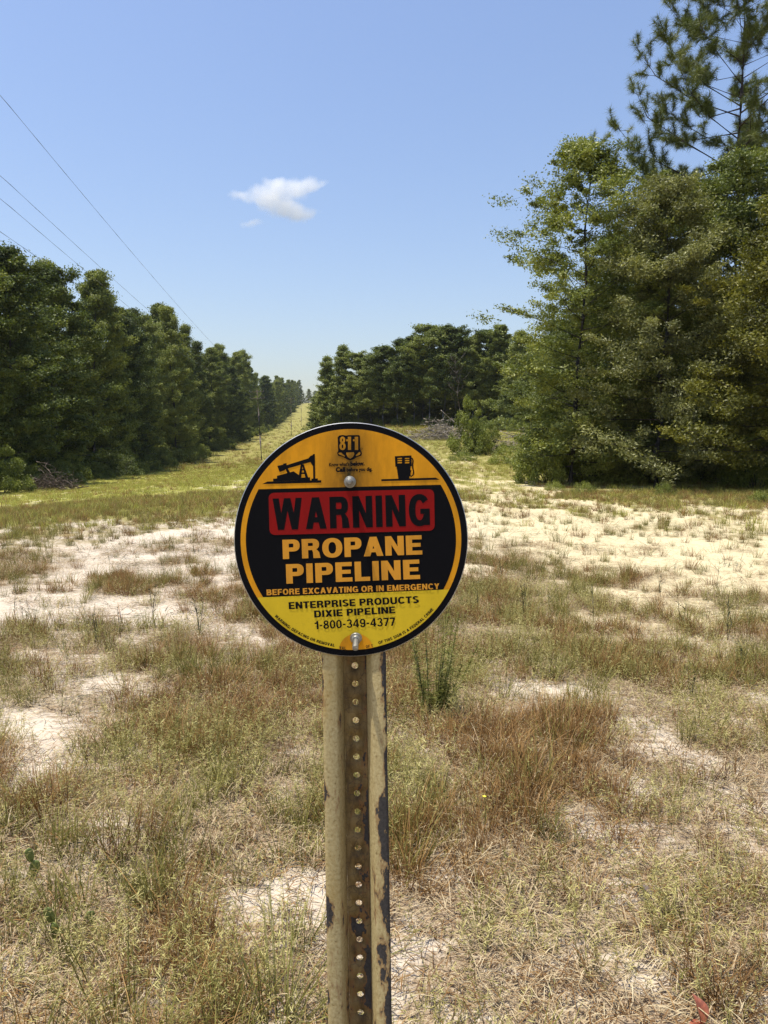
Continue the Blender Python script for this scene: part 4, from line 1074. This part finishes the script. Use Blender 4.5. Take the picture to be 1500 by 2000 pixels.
def layout(s, t, h, gap):
    x = 0; out = []
    for ch in s:
        w, pcs = glyph(ch, t, h); out.append((x, w, pcs)); x += w + (gap if ch != ' ' else gap * .6)
    return out, x - gap
def line_text(s, p0, p1, cap, t, h, gap, layer, matn, name, shear=0.0):
    gl, W = layout(s, t, h, gap)
    dx = (p1[0] - p0[0]) / W; dy = (p1[1] - p0[1]) / W; ln = math.hypot(dx, dy); nx, ny = dy / ln, -dx / ln
    polys = []
    for x, w, pcs in gl:
        for pc in pcs:
            polys.append(([(p0[0] + (x + q[0] + shear * q[1]) * dx + nx * cap * q[1], p0[1] + (x + q[0]) * dy + ny * cap * q[1]) for q in pc], []))
    return face_mesh(polys, layer, matn, name, panel, piece=.000004)
line_text('WARNING', (270, 687), (1243, 659), 196, .25, .19, .13, 5, 'ink', 'warning_lettering')
line_text('PROPANE', (329, 867), (1195, 838), 120, .255, .21, .085, 5, 'letter', 'propane_lettering')
line_text('PIPELINE', (351, 1020), (1181, 990), 121, .255, .21, .10, 5, 'letter', 'pipeline_lettering')
line_text('BEFORE EXCAVATING OR IN EMERGENCY', (228, 1092), (1301, 1053), 36, .24, .19, .11, 5, 'letter', 'instruction_lettering')
line_text('ENTERPRISE PRODUCTS', (366, 1178), (1174, 1139), 43, .24, .19, .10, 6, 'ink', 'owner_lettering')
line_text('DIXIE PIPELINE', (524, 1230), (1027, 1203), 42, .24, .19, .10, 6, 'ink', 'line_name_lettering')
line_text('1-800-349-4377', (527, 1303), (1027, 1280), 51, .20, .17, .09, 6, 'ink', 'telephone_lettering')
def arc_text(s, a0, a1, rb, cap, matn, name, t=.24, h=.2, gap=.14, layer=6):
    gl, W = layout(s, t, h, gap); polys = []
    for x, w, pcs in gl:
        for pc in pcs:
            o = []
            for q in pc:
                a = math.radians(a0 + (a1 - a0) * (x + q[0]) / W); rr_ = rb - cap * q[1]
                o.append((751 + rr_ * math.cos(a), 745 + rr_ * math.sin(a)))
            polys.append((o, []))
    return face_mesh(polys, layer, matn, name, panel, piece=.000004)
ang = lambda x, y: math.degrees(math.atan2(y - 745, x - 751))
arc_text('WARNING: DEFACING OR REMOVAL', ang(280, 1220), ang(650, 1405), 674, 18, 'ink', 'edge_lettering')
arc_text('OF THIS SIGN IS A FEDERAL CRIME', ang(922, 1388), ang(1266, 1182), 674, 18, 'ink', 'edge_lettering')
patch_ = [p for p in circ(107, 48, (784, 1436)) if math.hypot(p[0] - 751, p[1] - 745) < 686]
patch_ = clip(circ(107, 64, (784, 1437)), (660, 1442), (900, 1432)[:1] + (1430,))
patch_ = [(p[0], p[1]) for p in circ(107, 96, (784, 1437))]
patch_ = [p if math.hypot(p[0] - 751, p[1] - 745) <= 686 else (751 + (p[0] - 751) * 686 / math.hypot(p[0] - 751, p[1] - 745), 745 + (p[1] - 745) * 686 / math.hypot(p[0] - 751, p[1] - 745)) for p in patch_]
face_mesh([(patch_, [])], 5, 'amber', 'amber_patch', panel)
arc_text('VAL', ang(678, 1428), ang(720, 1432), 685, 19, 'faded', 'patch_lettering', layer=7)
arc_text('OF T', ang(845, 1422), ang(890, 1415), 681, 17, 'faded', 'patch_lettering', layer=7)

# pictograms
q = lambda *p: (list(p), [])
pump = [q((200, 401), (232, 385.5), (567, 377), (567, 392)), q((268, 384), (268, 368), (292, 366), (292, 350), (395, 322), (428, 345), (428, 380)),
        q((335, 289), (490, 240), (499, 264), (340, 309)), q((294, 288), (328, 281), (332, 274), (350, 271), (354, 292), (338, 316), (308, 325), (302, 310)),
        q((486, 242), (500, 226), (515, 220), (520, 240), (524, 300), (512, 284), (499, 264)), q((515, 215), (527, 214), (529, 372), (517, 372)), q((505, 368), (545, 366), (546, 379), (506, 380)),
        q((440, 279), (451, 279), (441, 365), (424, 366)), q((447, 279), (458, 279), (487, 364), (470, 365)), q((434, 308), (462, 307), (465, 316), (433, 317)), q((431, 330), (472, 329), (475, 338), (430, 339)),
        q((420, 362), (497, 359), (498, 379), (420, 382)), q((343, 303), (356, 300), (374, 330), (358, 336))]
face_mesh(pump, 3, 'ink', 'pumpjack_pictogram', panel, piece=.000006)
slots = []
for cx_ in (1040, 1086):
    for k in range(3): slots.append([(cx_, 239.5 + k * 13 - .5), (cx_ + 28, 238.5 + k * 13 - .5), (cx_ + 28, 246 + k * 13 - .5), (cx_, 247 + k * 13 - .5)])
def stroke(pts, t):
    n_ = len(pts); lft = []; rgt = []
    for i, p in enumerate(pts):
        a = Vector(pts[max(i - 1, 0)]); b = Vector(pts[min(i + 1, n_ - 1)]); d = (b - a).normalized(); nn = Vector((-d.y, d.x)) * t / 2
        lft.append((p[0] + nn.x, p[1] + nn.y)); rgt.append((p[0] - nn.x, p[1] - nn.y))
    return lft + rgt[::-1]
gas = [([(1024, 228), (1127, 223), (1129, 289), (1122, 291), (1113, 374), (1047, 376), (1035, 293), (1027, 293)], slots),
       (stroke([(1124, 238), (1133, 243), (1137, 256), (1134, 280), (1136, 305), (1141, 325), (1137, 344), (1126, 354), (1118, 348), (1117, 335), (1124, 315)], 8), []),
       q((940, 371), (1278, 361), (1302, 374), (940, 383))]
face_mesh(gas, 3, 'ink', 'fuel_pump_pictogram', panel, piece=.000006)
# 811 emblem: dark outlined block, light digits, shield below
emb = [([(678, 100), (700, 96), (722, 100), (738, 97), (802, 97), (807, 104), (808, 180), (815, 196), (820, 210), (815, 225), (790, 232), (770, 246), (746, 254), (724, 246), (700, 231), (672, 224), (665, 208), (672, 195), (669, 110)], [])]
face_mesh(emb, 3, 'ink', 'dig_emblem', panel)
dg8 = []
for s_, x0, w_ in (('8', 680, 38), ('1', 722, 30), ('1', 764, 32)):
    w, pcs = glyph(s_, .27, .17)
    for pc in pcs: dg8.append(([(x0 + p[0] / w * w_, 189 - p[1] * 82) for p in pc], []))
shield = [q((722, 205), (770, 203), (772, 215), (764, 232), (747, 244), (732, 234), (722, 216)), q((674, 207), (690, 205), (714, 226), (712, 231), (690, 222), (675, 215)), q((781, 222), (802, 202), (812, 207), (806, 219), (784, 228))]
face_mesh(dg8 + shield, 4, 'amber', 'emblem_digits', panel, piece=.000006)
face_mesh([(circ(6, 16, (818, 181)), [circ(4, 16, (818, 181))])], 3, 'ink', 'registered_mark', panel)
def font_line(s, p0, p1, cap, name, off=.025):
    cu = bpy.data.curves.new('slogan', 'FONT'); cu.body = s; cu.offset = off; cu.resolution_u = 3
    o = bpy.data.objects.new('slogan_curve', cu); COL.objects.link(o)
    bpy.context.view_layer.update()
    me = bpy.data.meshes.new_from_object(o.evaluated_get(bpy.context.evaluated_depsgraph_get()))
    bpy.data.objects.remove(o)
    co = np.zeros(len(me.vertices) * 3, np.float32); me.vertices.foreach_get('co', co); co = co.reshape(-1, 3)
    W = co[:, 0].max(); x = co[:, 0] / W; yv = co[:, 1] / .68
    U = p0[0] + (p1[0] - p0[0]) * x; Vp = p0[1] + (p1[1] - p0[1]) * x - yv * cap
    co = np.stack([(U - 751) * S_K - BASE[0], np.full_like(U, -.0016 - 3 * .00018 - BASE[1]), -(Vp - 745) * S_K - BASE[2]], 1)
    me.vertices.foreach_set('co', co.astype(np.float32).ravel()); me.materials.clear(); me.materials.append(M['ink']); me.update()
    link(name, me, panel)
font_line("Know what's", (614, 291), (742, 286), 20, 'slogan_lettering', .03)
font_line('below.', (748, 287), (836, 284), 24, 'slogan_lettering', .055)
font_line('Call', (657, 325), (716, 323), 26, 'slogan_lettering', .055)
font_line('before you dig.', (724, 322), (884, 318), 21, 'slogan_lettering', .04)

# post: U-channel with a line of punched holes
FLG, WAL, WEB, DEP, TH = .0195, .0075, .0300, .027, .003
def build_post():
    x1 = WEB / 2; x2 = x1 + WAL; x3 = x2 + FLG
    c0 = .115; c1 = cb_ - .25
    PITCH_H = .0247; HR = .0046
    y1280 = lambda v: -(v - 1053.5) / F * (D_SIGN + DEP)
    h0 = y1280(1301.5) + PITCH_H * 10
    MBV = []; Fc = []; wear = []; tone = []
    def vert(x, yv, c, w, t): MBV.append((post_a(c) + x - BASE[0], yv - BASE[1], c - BASE[2])); wear.append(w); tone.append(t); return len(MBV) - 1
    # side profile as closed thick strip: front line and back line
    ft = .0014
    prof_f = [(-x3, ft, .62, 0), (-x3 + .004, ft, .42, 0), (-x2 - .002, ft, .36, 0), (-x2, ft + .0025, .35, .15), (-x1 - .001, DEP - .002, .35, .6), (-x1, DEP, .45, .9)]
    nrow = 130; cs = np.linspace(c0, c1, nrow)
    for sgn in (-1, 1):
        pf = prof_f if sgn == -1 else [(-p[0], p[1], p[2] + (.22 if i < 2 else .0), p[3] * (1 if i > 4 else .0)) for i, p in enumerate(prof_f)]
        pb = []
        for i, p in enumerate(pf):
            a = pf[max(i - 1, 0)]; b = pf[min(i + 1, len(pf) - 1)]; d = Vector((b[0] - a[0], b[1] - a[1])).normalized()
            nn = Vector((-d.y, d.x)) * (1 if sgn == -1 else -1)
            pb.append((p[0] + nn.x * TH, p[1] + nn.y * TH, p[2], p[3]))
        ring = pf + pb[::-1]; m = len(ring); b0 = len(MBV)
        for c in cs:
            for i, p in enumerate(ring):
                rag = 0
                if i in (0, m - 1): rag = .0006 * (vnoise(np.array([c * 90.]), np.array([sgn * 3.]), 5)[0] - .5)
                vert(p[0] + rag, p[1], c, p[2] + .16 * float(sstep(-.25, -.65, c)), p[3])
        for rI in range(nrow - 1):
            for i in range(m):
                i2 = (i + 1) % m; f = (b0 + rI * m + i, b0 + rI * m + i2, b0 + (rI + 1) * m + i2, b0 + (rI + 1) * m + i)
                Fc.append(f if sgn == 1 else f[::-1])
        cap = tuple(b0 + i for i in range(m)); Fc.append(cap if sgn == -1 else cap[::-1])
    # web with holes: one cell per hole
    k = 0; n16 = 16; x1e = x1 - .0001
    while True:
        cc = h0 - k * PITCH_H; top = cc + PITCH_H / 2; bot = cc - PITCH_H / 2; k += 1
        if top > c0: continue
        if top < c1: break
        ac = math.atan2(PITCH_H / 2, x1e)
        angs = sorted([2 * math.pi * j / n16 for j in range(n16)] + [ac, math.pi - ac, math.pi + ac, 2 * math.pi - ac]); na = len(angs)
        rows = []
        for yv in (DEP + .0001, DEP + TH):
            inner = [vert(HR * math.cos(a), yv, cc + HR * math.sin(a), .56, 1) for a in angs]
            outer = []
            for a in angs:
                ca, sa = math.cos(a), math.sin(a); s_ = min(x1e / max(abs(ca), 1e-6), (PITCH_H / 2) / max(abs(sa), 1e-6))
                outer.append(vert(ca * s_, yv, cc + sa * s_, .74 if ca > .3 else .5, 1))
            rows.append((inner, outer))
        (fi, fo), (bi, bo) = rows
        for j in range(na):
            j2 = (j + 1) % na
            Fc.append((fi[j], fi[j2], fo[j2], fo[j])); Fc.append((bi[j], bo[j], bo[j2], bi[j2])); Fc.append((fi[j], bi[j], bi[j2], fi[j2]))
    me = make_mesh('post', np.array(MBV), Fc, [M['post']], vert_attr={'wear': wear, 'tone': tone})
    return link('post', me, root)
build_post()

# bolts
def bolt(px_, tilt, stud):
    a, c = L2(px_)
    H_ = MB(); e = link('bolt', None, root); 
    e.location = (a - BASE[0], -.0032 - BASE[1], c - BASE[2]); e.rotation_euler = (tilt, 0, 0)
    def ringz(r_, y_, n_, ph=0): return [(r_ * math.cos(2 * math.pi * k / n_ + ph), y_, r_ * math.sin(2 * math.pi * k / n_ + ph)) for k in range(n_)]
    def lathe(mb, pr, n_, ph=0):
        b = [ringz(r_, y_, n_, ph) for r_, y_ in pr]; V_ = [p for x in b for p in x]; f = []
        for i in range(len(pr) - 1):
            for k in range(n_): f.append((i * n_ + k, i * n_ + (k + 1) % n_, (i + 1) * n_ + (k + 1) % n_, (i + 1) * n_ + k))
        f.append(tuple((len(pr) - 1) * n_ + k for k in range(n_))); mb.add(V_, f)
    w = MB(); lathe(w, [(.0078, .0012), (.0078, -.0006), (.0074, -.001)], 24); link('washer', w.mesh('washer', [M['zinc']]), e)
    nmb = MB(); lathe(nmb, [(.0068, 0), (.0068, -.0048), (.0062, -.0058)], 6, .3); link('nut', nmb.mesh('nut', [M['zinc']]), e)
    s_ = MB(); pr = [(.0038, -.004)]; yv = -.0058
    while yv > -stud: pr += [(.0040, yv), (.0034, yv - .0007)]; yv -= .0014
    pr += [(.0038, -stud), (.0030, -stud - .0007)]
    lathe(s_, pr, 16); link('stud', s_.mesh('stud', [M['zinc']]), e)
bolt((745, 388), .05, .016)
bolt((783, 1358), .38, .024)

# ------------------------------------------------------------------ cloud
def cloud():
    import bmesh
    d = 3000.0
    puffs = [(470, 384, 24, 9), (498, 381, 34, 13), (530, 372, 40, 18), (560, 376, 46, 20), (592, 366, 36, 17), (612, 361, 24, 10), (545, 402, 44, 14), (572, 416, 44, 15), (598, 418, 32, 11), (525, 392, 30, 12), (486, 437, 22, 9), (504, 431, 18, 8), (536, 354, 22, 9), (630, 357, 13, 5)]
    o0 = at(548, 395, d)
    bm = bmesh.new(); bmesh.ops.create_icosphere(bm, subdivisions=4, radius=1, matrix=Matrix.Diagonal((310, 150, 170, 1)))
    me = bpy.data.meshes.new('cloud'); bm.to_mesh(me); bm.free()
    o = link('cloud', me, None, o0)
    m = bpy.data.materials.new('cloud'); m.use_nodes = True; nt = m.node_tree; nt.nodes.remove(nt.nodes['Principled BSDF'])
    pv = N(nt, 'ShaderNodeVolumePrincipled'); pv.inputs['Color'].default_value = (1, 1, 1, 1); pv.inputs['Anisotropy'].default_value = .1
    tc = N(nt, 'ShaderNodeTexCoord'); P = tc.outputs['Object']
    tot = None
    wob = N(nt, 'ShaderNodeTexNoise'); wob.inputs['Scale'].default_value = .014; wob.inputs['Detail'].default_value = 4; nt.links.new(P, wob.inputs['Vector'])
    wv = N(nt, 'ShaderNodeVectorMath', operation='MULTIPLY_ADD'); nt.links.new(wob.outputs['Color'], wv.inputs[0]); wv.inputs[1].default_value = (70, 70, 45); 
    sh = N(nt, 'ShaderNodeVectorMath', operation='SUBTRACT'); nt.links.new(P, sh.inputs[0]); sh.inputs[1].default_value = (35, 35, 22)
    nt.links.new(sh.outputs[0], wv.inputs[2])
    for (u, v, ru, rv) in puffs:
        p = at(u, v, d) - o0; kx = ru / F * d * 1.2; kz = rv / F * d * 1.45
        sb = N(nt, 'ShaderNodeVectorMath', operation='SUBTRACT'); nt.links.new(wv.outputs[0], sb.inputs[0]); sb.inputs[1].default_value = p
        dv = N(nt, 'ShaderNodeVectorMath', operation='DIVIDE'); nt.links.new(sb.outputs[0], dv.inputs[0]); dv.inputs[1].default_value = (kx, kx * .8, kz)
        ln = N(nt, 'ShaderNodeVectorMath', operation='LENGTH'); nt.links.new(dv.outputs[0], ln.inputs[0])
        g = math_(nt, 'SUBTRACT', 1.0, ln.outputs['Value'], True)
        tot = g if tot is None else math_(nt, 'ADD', tot, g)
    n = noise(nt, P, .022, 6, .68)
    dn = math_(nt, 'SUBTRACT', math_(nt, 'MINIMUM', tot, 1.0), math_(nt, 'MULTIPLY', math_(nt, 'SUBTRACT', n, .30, True), 1.55), True)
    dn = math_(nt, 'MULTIPLY', math_(nt, 'POWER', dn, 1.2), .022)
    dn = math_(nt, 'MAXIMUM', dn, 0.0)
    nt.links.new(dn, pv.inputs['Density']); nt.links.new(pv.outputs[0], nt.nodes['Material Output'].inputs['Volume'])
    me.materials.append(m); tag(o, 'single small white cloud left of centre in the blue sky', 'cloud')
cloud()

# ------------------------------------------------------------------ the air
B = MB(); B.box(-260, 260, -60, 900, -6, 76)
m_ = bpy.data.materials.new('haze'); m_.use_nodes = True; nt_ = m_.node_tree; nt_.nodes.remove(nt_.nodes['Principled BSDF'])
pv = N(nt_, 'ShaderNodeVolumePrincipled'); pv.inputs['Color'].default_value = (.82, .90, 1, 1); pv.inputs['Density'].default_value = .00009; pv.inputs['Anisotropy'].default_value = .2
nt_.links.new(pv.outputs[0], nt_.nodes['Material Output'].inputs['Volume'])
tag(link('haze', B.mesh('haze', [m_])), 'thin bluish summer haze hanging over the clearing', kind='stuff')
